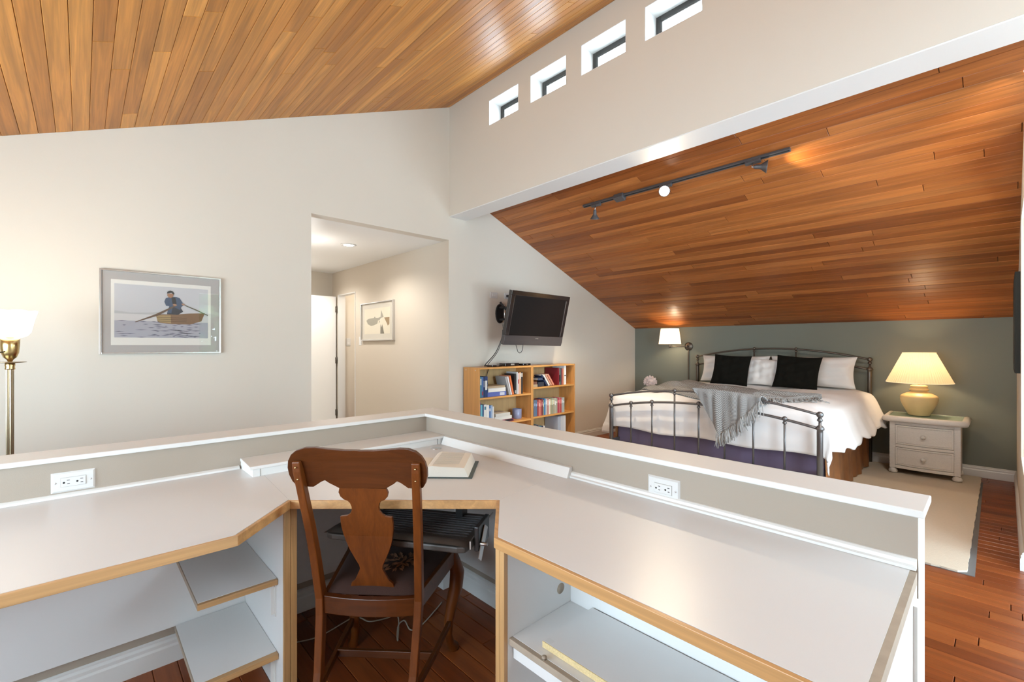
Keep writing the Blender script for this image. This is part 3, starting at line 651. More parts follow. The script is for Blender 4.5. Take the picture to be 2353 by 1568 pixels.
def seatf(u, v):
    y = .0 + .362 * v; hw_ = .160 + .060 * v; x = (2 * u - 1) * hw_
    ex = min(1, 8 * u, 8 * (1 - u), 9 * v, 9 * (1 - v)); return (x, y, .443 + .036 * (ex ** .5) * (1 - .25 * abs(2 * u - 1) ** 2))
st = part('seat', MB().grid(seatf, 22, 22), M['seat'], ch)
rf = random.Random(5); m = MB()
for k in range(46):
    a = rf.random() * 6.283; rr = .075 * math.sqrt(rf.random()); cx_, cy_ = .055 + rr * math.cos(a), .17 + .9 * rr * math.sin(a); L_ = .016 + .01 * rf.random(); b_ = a + rf.uniform(-.5, .5)
    z_ = .4815
    dx, dy = math.cos(b_) * L_, math.sin(b_) * L_; m.add([(cx_ - dx, cy_ - dy, z_), (cx_ - dy * .35, cy_ + dx * .35, z_ + .0015), (cx_ + dx, cy_ + dy, z_), (cx_ + dy * .35, cy_ - dx * .35, z_ + .0015)], [(0, 1, 2, 3)])
part('needlepoint_flower', m, M['flower'], st, kind='stuff')
for s in (-1, 1):
    path = [(s * .214, .362, .447), (s * .225, .378, .40), (s * .238, .394, .34), (s * .232, .392, .27), (s * .216, .378, .20), (s * .206, .366, .14), (s * .204, .366, .08), (s * .212, .378, .035), (s * .222, .392, .012), (s * .224, .396, 0)]
    part('front_leg', MB().tube(path, [.019, .026, .031, .029, .024, .020, .017, .017, .024, .022], 12), M['chairwood'], ch)
    part('stretcher', MB().rect_tube([(s * .166, -.04, .14), (s * .19, .15, .135), (s * .212, .37, .135)], .016, .026), M['chairwood_x'], ch, bevel=.002)
part('stretcher', MB().rect_tube([(-.185, .15, .135), (.185, .15, .135)], .014, .028, (0, 1, 0)), M['chairwood_x'], ch, bevel=.002)

# ================================================================ keyboard tray
kt = thing('keyboard_tray', 'dark slide-out keyboard tray with ribbed top under the corner desk', 'keyboard tray', at_view(-.445, 1.68, .60), (0, 0, R(90) - YAW - R(13.5)))
part('tray_body', MB().prism([(-.29, .03), (-.275, .005), (-.25, 0), (.255, 0), (.283, .008), (.292, .035), (.292, .33), (-.29, .33)], -.022, .002), M['tray'], kt, bevel=.006)
part('palm_rest', MB().grid(lambda u, v: (-.284 + .57 * u, -.004 + .082 * v, .004 + .014 * math.sin(math.pi * min(1, v * 1.1 + .12)) * min(1, 14 * u, 14 * (1 - u)) ** .5), 30, 8), M['tray'], kt)
for k in range(10): part('rib', MB().box(-.262, .262, .095 + k * .022, .0975 + k * .022, .002, .0042), M['steel'] if False else M['tvedge'], kt)
part('side_rail', MB().box(.2925, .298, .03, .33, -.015, .014), M['steel'], kt)
part('mouse_bracket', MB().box(.300, .318, .06, .20, -.035, .055), M['black'], kt, bevel=.004); part('knob', MB().lathe([(.007, .30), (.007, .345), (.004, .348)], 12, (0, .075, -.01), 'x'), M['steel'], kt)
part('steel_plate', MB().prism([(.04, -.05), (.075, -.075), (.16, .02), (.12, .045)], .320, .324, 0), M['steel'], kt, bevel=.002)
for x_ in (-.22, .15): part('slide_bracket', MB().box(x_, x_ + .03, .27, .33, 0, .125), M['black'], kt)

cd = [(-1.0, 2.02, .004), (-.94, 2.02, .006), (-.86, 2.06, .01), (-.765, 2.195, .01), (-.72, 2.17, .02), (-.674, 2.157, .012), (-.599, 2.17, .02), (-.558, 2.18, .03), (-.536, 2.15, .02), (-.51, 2.03, .006), (-.52, 2.06, .012), (-.528, 2.12, .02), (-.507, 2.15, .02), (-.469, 2.1, .008), (-.428, 2.133, .006), (-.377, 2.271, .006), (-.36, 2.33, .006)]
def smooth_path(pts, n=6):
    P_ = [Vector(p) for p in pts]; out = []
    for i in range(len(P_) - 1):
        a, b, c, d_ = P_[max(i - 1, 0)], P_[i], P_[i + 1], P_[min(i + 2, len(P_) - 1)]
        for k in range(n):
            t_ = k / n; out.append(.5 * ((2 * b) + (c - a) * t_ + (2 * a - 5 * b + 4 * c - d_) * t_ ** 2 + (3 * b - a - 3 * c + d_) * t_ ** 3))
    return out + [P_[-1]]
o0 = at_view(-.6, 2.1)
solo('power_cord', MB().tube([p - o0 for p in smooth_path([at_view(*p) for p in cd])], .003, 6), M['cord_w'], 'thin pale cord looping on the floor under the desk', 'cord', tuple(o0))

# ================================================================ open book on the desk
bk = thing('open_book', 'thick open book lying on the desk corner beside the chair back', 'book', (-1.71, 1.187, DZ + .0008), (0, 0, R(45)))
# local x along page width, y away
part('cover', MB().box(-.29, .150, -.14, .14, 0, .004), cmat((.05, .07, .065)), bk, bevel=.001)
def leafblk(s, w_, h_):
    def prof(u): return h_ * (1 - .25 * u ** 3) * (0.35 + .65 * min(1, u * 5) ** .5 if u < .2 else 1) - .008 * math.sin(u * 3.1)
    m = MB(); n = 14; pr = [(s * w_ * i / n, .004 + prof(i / n)) for i in range(n + 1)]; poly = pr + [(s * (w_ + .018), .004), (0, .004)]
    m.xf(lambda p: p); m.prism([(a - .06, b) for a, b in poly], -.133, .133, 1); return m
part('page_block', leafblk(1, .175, .052), M['paper'], bk); part('page_block', leafblk(-1, .200, .022), M['paper'], bk)
part('text_lines', (lambda m: [m.box(-.02, .09, -.105 + k * .0145, -.1035 + k * .0145, .0535, .0545) for k in range(15)] and m)(MB()), M['mat_grey'], bk, kind='stuff')

# ================================================================ bed
bed = thing('bed_frame', 'king size dark metal bed frame with arched head and foot rails', 'bed', (-1.93, 5.4, 0)); BO = Vector((-1.93, 5.4, 0))
def bp_(name, mb, m, par=None, **k):
    mb.xf(lambda p: p - BO); return part(name, mb, m, par or bed, **k)
XL, XR = -2.925, -.950; XM = (XL + XR) / 2
def arch(y, z_end, z_mid, r_, n=28):
    return MB().tube([(XL + (XR - XL) * i / n, y, z_end + (z_mid - z_end) * (1 - (2 * i / n - 1) ** 2)) for i in range(n + 1)], r_, 10)
def az(x, z_end, z_mid): return z_end + (z_mid - z_end) * (1 - ((x - XM) / ((XR - XL) / 2)) ** 2)
def finial(x, y, z, r_): # ball with collar below
    return MB().ball((x, y, z), r_).lathe([(r_ * .55, z - r_ * 2.1), (r_ * .8, z - r_ * 1.8), (r_ * .8, z - r_ * 1.6), (r_ * .45, z - r_ * .9)], 14, (x, y, 0))
YF, YH = 4.30, 6.46
def board_(name, y, ze, zm_, le, lm, zb0, mt, zbot, shorts, longs, r0):
    hb_ = bp_(name, arch(y, ze, zm_, .0105), mt)
    bp_('lower_arch', arch(y, le, lm, .0115), mt, hb_)
    bp_('bottom_rail', MB().box(XL, XR, y - .012, y + .012, zbot - .014, zbot + .014), mt, hb_, bevel=.003)
    for x in shorts:
        z = az(x, le, lm); bp_('spindle', MB().tube([(x, y, zbot), (x, y, z)], .0085, 10), mt, hb_); bp_('finial', finial(x, y, z + .006, .021), mt, hb_)
    for x in longs:
        z = az(x, ze, zm_); bp_('spindle', MB().tube([(x, y, zbot), (x, y, z)], .0085, 10), mt, hb_); bp_('finial', finial(x, y, z + .004, .020), mt, hb_)
    for x in (XL, XR):
        p_ = bp_('post', MB().lathe([(.022, .0155), (.0225, le - .03), (.022, le - .01), (.031, le - .004), (.031, le + .006), (.022, le + .022), (.011, le + .03), (.010, ze - .03)], 16, (x, y, 0)), mt)
        bp_('finial', finial(x, y, ze + .002, .026), mt, p_)
board_('footboard', YF, .765, .878, .652, .760, 0, M['iron'], .262, (-2.676, -2.429, XM, -1.448, -1.202), (-2.181, -1.694), .02)
board_('headboard', YH, 1.165, 1.285, 1.052, 1.165, 0, M['bronze'], .35, (-2.68, -2.43, -1.92, -1.44, -1.19), (-2.165, -1.68), .02)
for x in (XL + .01, XR - .01): bp_('side_rail', MB().box(x - .006, x + .006, YF, YH, .24, .29), M['iron'])
bp_('box_spring', MB().box(-2.92, -.965, 4.48, 6.40, .18, .48), M['linen'], bevel=.02)
bp_('mattress', MB().box(-2.93, -.955, 4.455, 6.41, .481, .765), M['linen'], bevel=.05)
def skirt(p0, p1, nrm, z1, m, freq, amp, seed):
    p0 = Vector(p0); p1 = Vector(p1); nr = Vector(nrm); L_ = (p1 - p0).length; rr = random.Random(seed); ph = [rr.uniform(0, 6.28) for _ in range(4)]
    def f(u, v):
        s_ = u * L_; a = math.sin(s_ * freq + ph[0]) * .6 + math.sin(s_ * freq * 2.3 + ph[1]) * .4
        k = amp * (1 - v) * a + .012 * (1 - v); p = p0 + (p1 - p0) * u + nr * k
        return (p.x, p.y, .023 + (z1 - .023) * v + .006 * (1 - v) * math.sin(s_ * 5 + ph[2]))
    return MB().grid(f, int(L_ * 70), 10)
bp_('bed_skirt', skirt((-.945, 4.43, 0), (-.945, 6.40, 0), (1, 0, 0), .47, M['skirt'], 15, .022, 1), M['skirt'], label='bronze satin side skirt')
bp_('bed_skirt', skirt((-2.935, 6.40, 0), (-2.935, 4.40, 0), (-1, 0, 0), .47, M['skirt'], 26, .017, 2), M['skirt'])
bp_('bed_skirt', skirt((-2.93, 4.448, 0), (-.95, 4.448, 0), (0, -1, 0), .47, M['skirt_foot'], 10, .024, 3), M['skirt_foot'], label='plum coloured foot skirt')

# ---- duvet
QX0, QX1, QY0, QY1, QZ = -2.93, -.965, 4.44, 6.38, .80
rq = random.Random(11); QP = [rq.uniform(0, 6.28) for _ in range(12)]
def quilt(x, y):
    """x, y are cloth coordinates; beyond the mattress edge the cloth hangs"""
    dx = max(x - QX1, 0) if x > XM else max(QX0 - x, 0); sx = 1 if x > XM else -1
    dy = max(QY0 - y, 0)
    r_ = .07
    g_ = lambda d: r_ * (1 - math.exp(-d / r_)) if d > 0 else 0
    hyp = math.hypot(dx, dy); drop = max(0, hyp - .035) if hyp > .035 else 0
    drop = hyp - r_ * .55 * (1 - math.exp(-hyp / (r_ * .55)))
    bx_ = min(max(x, QX0), QX1); by_ = max(y, QY0)
    fold = math.sin(y * 13 + QP[0] + 1.5 * math.sin(y * 5 + QP[1])) * .6 + math.sin(y * 29 + QP[2]) * .25
    foldx = math.sin(x * 11 + QP[3] + 1.2 * math.sin(x * 4 + QP[4])) * .6 + math.sin(x * 27 + QP[5]) * .2
    amp = min(drop, .35) / .35
    ox_ = sx * (g_(dx) * (1.25 if sx > 0 else 1.5) + (.013 * fold * amp + .07 * amp * dx / .3 if dx > 0 and dy < .02 else 0) * 1.0)
    if dx > 0 and dy >= .02: ox_ = sx * (g_(dx) * .95 + .02 * fold * amp)
    if sx > 0 and dx > 0: ox_ += .025 * amp * min(1, max(0, (y - 4.5)) / .8)
    oy_ = -(g_(dy) * .86 + (.006 * foldx * amp if dy > 0 else 0))
    oy_ = max(oy_, -.078)
    puff = .018 * math.sin((bx_ - QX0) * 3.1 + QP[6]) * math.sin((by_ - QY0) * 3.7 + QP[7]) + .008 * math.sin(bx_ * 9 + by_ * 4 + QP[8]) + .006 * math.sin(by_ * 14 - bx_ * 5)
    edge_ = min(1, (min(bx_ - QX0, QX1 - bx_, by_ - QY0) + .001) / .18); z = QZ - .035 * (1 - max(edge_, 0)) ** 2 + puff * max(edge_, 0) - drop + .025 * (by_ - QY0) / 1.9
    return (bx_ + ox_, by_ + oy_, z)
def qf(u, v):
    x = -3.42 + (2.80 + .015 * math.sin(v * 23) + .01 * math.sin(v * 51)) * u; y = 4.045 - .012 * math.sin(u * 21) * (1 - v) + (QY1 - 4.045) * v
    hem = 0
    dxr = .335 + .03 * math.sin(y * 7) ; 
    return quilt(x if u < 1 else x + hem, y if v > 0 else y + hem)
dv = solo('duvet', MB().grid(qf, 130, 110), M['linen'], 'rumpled white duvet spread over the bed', 'bedding', solid=.012)
def pillow_mb(w_, h_, d_, seed, crease=.012, sag=0.0, flange=0):
    rr = random.Random(seed); a = [rr.uniform(0, 6.28) for _ in range(6)]; m = MB(); N_ = 26
    for sgn in (1, -1):
        def f(u, v):
            x = 2 * u - 1; z = 2 * v - 1; ed = max(0, (1 - abs(x) ** 3.2) * (1 - abs(z) ** 3.2)) ** .55
            pin = 1 - .07 * (1 - abs(z) ** 2) * abs(x) ** 4; pin2 = 1 - .07 * (1 - abs(x) ** 2) * abs(z) ** 4
            wr = crease * (math.sin(6 * x + 4 * z + a[0]) + .7 * math.sin(11 * z - 5 * x + a[1]) + .6 * math.sin(14 * x + a[2])) * min(1, ed * 1.5) * min(1, (1 - abs(x)) * 4) ** .5
            return (x * w_ / 2 * pin, sgn * (d_ / 2 * ed) + wr, z * h_ / 2 * pin2 - sag * (1 - z) * 0)
        m.grid(f, N_, N_)
    return m
def pillow(name, label, m, x, y, z, w_, h_, d_, lean, seed, roll=0, yaw=0, group=None, crease=.008):
    rl = Matrix.Rotation(R(yaw), 4, 'Z') @ Matrix.Rotation(R(-lean), 4, 'X') @ Matrix.Rotation(R(roll), 4, 'Y')
    mb = pillow_mb(w_, h_, d_, seed, crease); mb.xf(lambda p: rl @ p)
    return solo(name, mb, m, label, 'pillow', (x, y, z), group=None)
pillow('pillow', 'white king pillow on the left, behind the left black cushion', M['pillow'], -2.36, 6.29, 1.015, .86, .36, .20, 14, 1, 0)
pillow('pillow', 'white king pillow on the right, behind the right black cushion', M['pillow'], -1.48, 6.29, 1.015, .88, .37, .20, 14, 2, 0)
pillow('pillow', 'white pillow standing in the middle between the two black cushions', M['pillow'], -1.93, 6.12, .995, .42, .34, .10, 16, 5, 2)
pillow('cushion', 'black velvet square cushion on the left side of the bed', M['velvet'], -2.29, 6.00, 1.012, .45, .40, .13, 18, 3, 3, 3)
pillow('cushion', 'black velvet square cushion on the right side of the bed', M['velvet'], -1.555, 6.00, 1.012, .47, .40, .13, 18, 4, 3, -3)

# ---- throw
def lerp_poly(P_, t_):
    t_ = min(max(t_, 0), 1) * (len(P_) - 1); i = min(int(t_), len(P_) - 2); k = t_ - i; k2 = k * k * (3 - 2 * k)
    return tuple(P_[i][j] * (1 - k2) + P_[i + 1][j] * k2 for j in range(len(P_[0])))
BK = [(-3.20, 5.40), (-3.02, 5.78), (-2.75, 5.88), (-2.40, 5.72), (-2.03, 5.62), (-1.66, 5.36), (-1.38, 5.20), (-1.10, 5.06)]
FR = [(-3.22, 5.28), (-2.98, 5.02), (-2.55, 4.66), (-2.25, 4.53), (-1.98, 4.45), (-1.55, 4.44), (-1.35, 4.62), (-1.12, 4.97)]
def qz(x, y):  # height of the duvet top under the throw
    x = min(max(x, QX0), QX1); return quilt(x, max(y, QY0))[2]
def thr(u, v):
    a = lerp_poly(BK, u); b = lerp_poly(FR, u); x = a[0] * (1 - v) + b[0] * v; y = a[1] * (1 - v) + b[1] * v
    wr = .016 * math.sin(14 * v + 5 * u + .5) + .012 * math.sin(9 * u + 23 * v) + .014 * math.sin(31 * u * (.5 + v)) * (1 - v * .5) + .010 * math.sin(40 * v + 9 * u)
    e_ = min(1, 12 * v, 12 * (1 - v)); zz = qz(x, y) + .022 + max(wr, -.008) * (.3 + .7 * max(e_, 0))
    if x < QX0: zz -= .6 * (QX0 - x) ** 1.2 * 1.0
    return (x, y, zz)
tb = MB().grid(thr, 90, 40, uvfn=lambda u, v: (u * 2.1, v * .9))
TL, TR, TB = (-1.965, .0), (-1.375, .0), (-1.735, 0)
def hang(u, v):
    # v 0 on the duvet edge, .12 over the rail, 1 at the hem; u left to right
    x0 = -1.98 + .61 * u; xr = x0; zr = az(xr, .765, .878) + .040
    zbot = (.90 - .40 * (u / .38)) if u < .38 else .50 + .34 * ((u - .38) / .62) ** 1.15
    zbot = min(zbot, zr - .01)
    xb2 = -1.955 + .235 * (u / .38) if u < .38 else -1.72 + .35 * (u - .38) / .62
    if v < .14:
        k = v / .14; y = 4.47 - (4.47 - 4.285) * k; z = (qz(x0, 4.46) + .026) * (1 - k) + zr * k + .018 * math.sin(k * 3.14)
        return (x0, y, z)
    k = (v - .14) / .86; fold = .014 * math.sin(u * 17 + 1.0 + .8 * k) + .008 * math.sin(u * 34 + 2)
    x = x0 * (1 - k) + xb2 * k; z = zr * (1 - k) + zbot * k; y = 4.272 - .010 * min(1, k * 6) - abs(fold) * min(1, k * 5) - .004
    return (x, y, z)
tb.grid(hang, 60, 40, uvfn=lambda u, v: (u * .62, v * .5))
th_ = solo('throw_blanket', tb, M['knit'], 'grey chevron knit throw draped over the bed foot rail', 'blanket', solid=.007)
fr_ = MB(); rr = random.Random(9)
for i in range(60):  # tassels along the hanging hem
    u = .36 + .64 * i / 59; p = hang(u, 1)
    for k in range(2):
        L_ = .085 + .05 * rr.random(); q = Vector(p) + Vector((rr.uniform(-.008, .008), -.004 - .008 * rr.random(), .005))
        sx = rr.uniform(-.025, .02); fr_.tube([q, q + Vector((sx * .5 + rr.uniform(-.006, .006), -.004, -L_ * .35)), q + Vector((sx, -.002, -L_ * .7)), q + Vector((sx * 1.2 + rr.uniform(-.01, .01), 0, -L_))], [.0045, .004, .0035, .003], 5)
for i in range(46):  # loose tassels on the duvet along the right front edge
    u = .74 + .26 * i / 45; a = lerp_poly(FR, u); x, y = a; zc = qz(x, y) + .022; an = rr.uniform(-2.0, -.2); L_ = .07 + .05 * rr.random()
    pts = [Vector((x, y + .01, zc + .012))]
    for k in range(1, 4):
        xx = x + math.cos(an) * L_ * k / 3 + rr.uniform(-.006, .006); yy = max(y + math.sin(an) * L_ * k / 3, 4.45); pts.append(Vector((xx, yy, qz(xx, yy) + .012 + .01 * rr.random())))
    fr_.tube(pts, .004, 5)
part('fringe', fr_, M['yarn'], th_, kind='stuff')

# ================================================================ rug, nightstand, lamp
pd = solo('rug_pad', MB().prism([(-3.2, 3.71), (-.068, 3.70), (-.060, 6.30), (-3.2, 6.30)], 0.0002, .004), M['pad'], 'grey rug pad showing past the beige rug edge', 'rug pad')
rgv = MB(); N_ = 70
def rgp(i): # right edge slightly wavy
    return (-.100 + .028 * (i / N_) + .0015 * math.sin(i * 1.1) + .001 * math.sin(i * 2.7), 3.735 + 2.76 * i / N_)
poly = [rgp(i) for i in range(N_ + 1)] + [(-3.15, 6.495)] + [(-3.15 + 3.05 * k / 80, 3.735 - .035 * (k / 80) + .0 + .004 * math.sin(k * 2.3) + .10 * 0) for k in range(80)]
rg = solo('area_rug', rgv.prism(poly, .0045, .0145), M['rug'], 'beige woven area rug under the bed and nightstand', 'rug')

def corr(x0, x1, z0, z1, y, ribs, bow, depth=.004):
    """woven drawer face: vertical ribs with over-under weave, bowed forward"""
    nx = ribs * 4
    def f(u, v):
        x = x0 + (x1 - x0) * u; c = (2 * u - 1); a = math.sin(u * ribs * math.pi * 2); w_ = math.sin(v * 2 * math.pi * (z1 - z0) / .016)
        return (x, y - bow * (1 - c * c) - depth * (.5 * a * w_ + .5 * abs(a)), z0 + (z1 - z0) * v)
    return MB().grid(f, nx, 44)
def bowbox(x0, x1, y0, y1, z0, z1, bow, n=14, xc=None, hw_=None):
    """box whose front (y0) bows forward following a common centre"""
    xc = (x0 + x1) / 2 if xc is None else xc; hw_ = (x1 - x0) / 2 if hw_ is None else hw_
    P_ = []
    for i in range(n + 1):
        x = x0 + (x1 - x0) * i / n; c = (x - xc) / hw_; P_.append((x, y0 - bow * max(0, 1 - c * c)))
    return MB().prism(P_ + [(x1, y1), (x0, y1)], z0, z1)
ns = thing('nightstand', 'white wicker nightstand with two drawers right of the bed', 'nightstand', (-.468, 6.27, .0150))
hx = .262; fy = -.205; by2 = .20
part('body', bowbox(-hx + .045, hx - .045, fy + .022, by2, .055, .53, .03), M['wicker'], ns)
for sx in (-1, 1):
    part('corner_post', MB().box(sx * hx - (.045 if sx > 0 else 0), sx * hx + (0 if sx > 0 else .045), fy + .008, fy + .06, .05, .535), M['wicker'], ns, bevel=.008)
    part('side_panel', MB().box(sx * hx - (.03 if sx > 0 else -.002), sx * hx - (.002 if sx > 0 else -.03), fy + .06, by2, .05, .535), M['wicker'], ns, bevel=.004)
    for yy in (fy + .035, by2 - .035): part('foot', MB().lathe([(.018, 0), (.034, .006), (.038, .022), (.030, .042), (.022, .052)], 16, (sx * (hx - .025), yy, 0)), M['wicker'], ns)
for z0, z1, nm in ((.055, .085, 'bottom_rail'), (.272, .300, 'middle_rail'), (.500, .530, 'top_rail')): part(nm, bowbox(-hx + .045, hx - .045, fy + .010, fy + .04, z0, z1, .03, xc=0, hw_=hx), M['wicker'], ns, bevel=.005)
for z0, z1 in ((.090, .268), (.305, .495)):
    dr = part('drawer', corr(-.205, .205, z0 + .016, z1 - .016, fy + .012, 20, .030), M['wicker'], ns)
    part('drawer_frame', bowbox(-.215, .215, fy + .0045, fy + .022, z0, z0 + .014, .030), M['wicker'], dr, bevel=.003)
    part('drawer_frame', bowbox(-.215, .215, fy + .0045, fy + .022, z1 - .014, z1, .030), M['wicker'], dr, bevel=.003)
    for sx in (-1, 1): part('drawer_frame', MB().box(sx * .208 - .007, sx * .208 + .007, fy + .001, fy + .022, z0, z1), M['wicker'], dr, bevel=.003)
    part('knob', MB().lathe([(.008, fy - .018), (.012, fy - .030), (.021, fy - .040), (.021, fy - .048), (.010, fy - .056), (.001, fy - .058)], 16, (0, 0, (z0 + z1) / 2), 'y'), M['wicker'], dr)
def ropef():
    P_ = []
    for i in range(15):
        x = -.29 + .58 * i / 14; P_.append(Vector((x, fy - .012 - .03 * (1 - (x / .29) ** 2), .560)))
    return [Vector((-.295, by2 + .01, .56))] + P_ + [Vector((.295, by2 + .01, .56))]
m = MB(); rp_ = ropef(); m.tube(rp_, .031, 12)
m.tube([rp_[-1], Vector((.295, by2 + .01, .56)) + Vector((-.295, .004, 0)), rp_[0]], .028, 12)
part('rolled_edge', m, M['wicker'], ns)
P_ = [(p.x, p.y) for p in rp_]
part('top_board', MB().prism(P_, .548, .582), M['wicker'], ns)
part('glass_top', MB().prism([(p[0] * .93, p[1] * .93) for p in P_], .5825, .5885), glass_mat('tabletop_glass', .02, (.86, .93, .90)), ns)
# wrapped bands on the posts
for sx in (-1, 1):
    wm = MB()
    for k in range(30): wm.box(sx * (hx - .0225) - .0235, sx * (hx - .0225) + .0235, fy + .0055, fy + .02, .058 + k * .0158, .070 + k * .0158)
    part('cane_wrap', wm, M['wicker'], ns, kind='stuff')

NT = .0150 + .5893
tl = thing('table_lamp', 'lit table lamp with ochre ribbed pot base and pleated shade', 'lamp', (-.520, 6.275, NT))
m = MB(); prof = [(.075, 0), (.084, .004)]
for k in range(34):
    t_ = k / 33; z = .008 + .235 * t_; r0 = .085 + .065 * math.sin(min(1, t_ / .78) * math.pi / 2) ** 1.1 if t_ < .78 else .150 - .085 * ((t_ - .78) / .22) ** 1.5
    prof.append((r0 + (.0022 if k % 2 else 0), z))
prof += [(.062, .250), (.075, .257), (.078, .268), (.068, .277), (.062, .284), (.070, .292), (.067, .305), (.050, .312), (.015, .314)]
part('base', m.lathe(prof, 40), M['ceramic'], tl)
part('stem', MB().lathe([(.008, .314), (.008, .60), (.014, .602), (.010, .615), (.003, .64)], 12), M['brass'], tl)
def pleat(r0, z0, r1, z1, n, amp=.0022):
    m = MB(); k = n * 2
    m.add([((r + (amp if i % 2 else -amp) * (r / r0)) * math.cos(2 * math.pi * i / k), (r + (amp if i % 2 else -amp) * (r / r0)) * math.sin(2 * math.pi * i / k), z) for r, z in ((r0, z0), (r1, z1)) for i in range(k)],
          [(i, (i + 1) % k, k + (i + 1) % k, k + i) for i in range(k)]); return m
sh = part('lamp_shade', pleat(.264, .340, .130, .645, 72), M['shade'], tl)
for r_, z in ((.265, .340), (.131, .645)): part('shade_trim', MB().tube([(r_ * math.cos(a / 24 * 6.2832), r_ * math.sin(a / 24 * 6.2832), z) for a in range(25)], .0035, 6, caps=False), M['shade2'], sh)
part('light_bulb', MB().ball((0, 0, .50), .028), M['bulb_soft'], tl)
lamp_light('POINT', 'table_lamp_light', (-.520, 6.275, NT + .50), 42, (1, .74, .46), .03)

# hidden-side bedside table with the flower
bt = thing('bedside_table', 'plain bedside table behind the left side of the bed', 'nightstand', (-3.62, 6.30, .0))
part('top', MB().box(-.2, .2, -.18, .18, .56, .585), M['trim'], bt, bevel=.003)
for sx in (-1, 1):
    for sy in (-1, 1): part('leg', MB().box(sx * .17 - .02, sx * .17 + .02, sy * .15 - .02, sy * .15 + .02, .0145, .56), M['trim'], bt)
vs_ = thing('flower_vase', 'pale pink ruffled flower showing above the far left of the bed', 'flower', (-3.575, 6.28, .585))
part('vase', MB().lathe([(.035, 0), (.045, .03), (.03, .08), (.02, .12), (.025, .13)], 18), M['plate'], vs_)
fm = MB(); rp2 = random.Random(4)
for k in range(90):
    a = rp2.random() * 6.283; el = math.acos(1 - rp2.random() * 1.5); d_ = Vector((math.sin(el) * math.cos(a), math.sin(el) * math.sin(a), math.cos(el))); c_ = Vector((0, 0, .185)) + d_ * .075
    t1 = d_.cross(Vector((.3, .2, 1))).normalized(); t2 = d_.cross(t1); s_ = .026
    fm.add([c_ - t1 * s_ - d_ * .02, c_ + t2 * s_ + d_ * .012, c_ + t1 * s_ - d_ * .02, c_ + d_ * .03 + t2 * .01, c_ - t2 * s_ * .6 - d_ * .02], [(0, 1, 3), (1, 2, 3), (2, 4, 3), (4, 0, 3)])
fm.ball((0, 0, .185), .075)
part('petals', fm, M['petal'], vs_, kind='stuff')

# wall sconce
sc = thing('wall_sconce', 'swing-arm wall lamp with cream shade left of the headboard', 'wall lamp', (-3.105, YB, 1.312))
part('back_plate', MB().lathe([(.064, 0), (.062, -.008), (.050, -.012), (.046, -.020), (.020, -.024)], 24, (0, 0, 0), 'y'), M['bronze'], sc)
part('arm', MB().tube([(0, -.02, 0), (0, -.06, 0), (-.02, -.07, 0), (-.145, -.235, 0)], .008, 10), M['bronze'], sc)
part('elbow', MB().lathe([(.013, -.022), (.013, .022)], 12, (0, -.065, 0)), M['bronze'], sc); part('elbow', MB().lathe([(.012, -.02), (.015, .0), (.013, .03), (.016, .05)], 12, (-.165, -.26, 0)), M['bronze'], sc)
part('arm', MB().tube([(-.145, -.235, 0), (-.165, -.26, 0)], .007, 8), M['bronze'], sc)
part('cord_cover', MB().box(-.008, .008, -.014, 0, -.95, -.05), M['bronze'], sc)
ss = part('lamp_shade', MB().lathe([(.158, .035), (.128, .262)], 40, (-.165, -.26, 0), caps=False), M['shade2'], sc)
part('finial', MB().lathe([(.004, .25), (.010, .268), (.008, .276), (.001, .28)], 12, (-.165, -.26, 0)), M['silver'], sc)
part('light_bulb', MB().ball((-.165, -.26, .13), .024), M['bulb_soft'], sc)
lamp_light('POINT', 'sconce_light', (-3.27, 6.303, 1.442), 14, (1, .78, .52), .03)

# ================================================================ bookcases and books
BX0, BX1 = XW + .018, -3.73; BH = 1.088
def bookcase(y0, y1, shelves, label):
    t = thing('bookcase', label, 'bookcase', (BX1, y0, 0)); o = Vector((BX1, y0, 0))
    def p(name, mb, m, par=t, **k): return part(name, mb.xf(lambda q: q - o), m, par, **k)
    sd_ = p('side_panel', MB().box(BX0, BX1, y0, y0 + .018, 0, BH), M['bookwood'], bevel=.001); p('side_panel', MB().box(BX0, BX1, y1 - .018, y1, 0, BH), M['bookwood'], bevel=.001)
    p('top', MB().box(BX0, BX1 - .001, y0 + .018, y1 - .018, BH - .019, BH - .001), M['bookwood_y']); p('back_panel', MB().box(BX0 + .001, BX0 + .005, y0 + .018, y1 - .018, .06, BH - .02), M['bookback'])
    p('plinth', MB().box(BX1 - .03, BX1 - .015, y0 + .018, y1 - .018, 0, .06), M['bookwood_y'])
    for z in shelves: p('shelf', MB().box(BX0 + .005, BX1 - .002, y0 + .018, y1 - .018, z - .019, z), M['bookwood_y'], bevel=.001)
    for x in (BX1 - .06, BX1 - .22): p('screw_cap', MB().lathe([(.006, y0), (.005, y0 - .001), (.001, y0 - .0012)], 10, (x, 0, BH - .03), 'y'), M['plate'], sd_)
    return t
Y1, Y2, Y3 = 3.048, 3.862, 4.660
S1 = [.764, .465, .17]; S2 = [.826, .476, .13]
bookcase(Y1, Y2 - .001, S1, 'oak veneer bookcase, left one, under the television')
bookcase(Y2 + .001, Y3, S2, 'oak veneer bookcase, right one, nearer the bed')
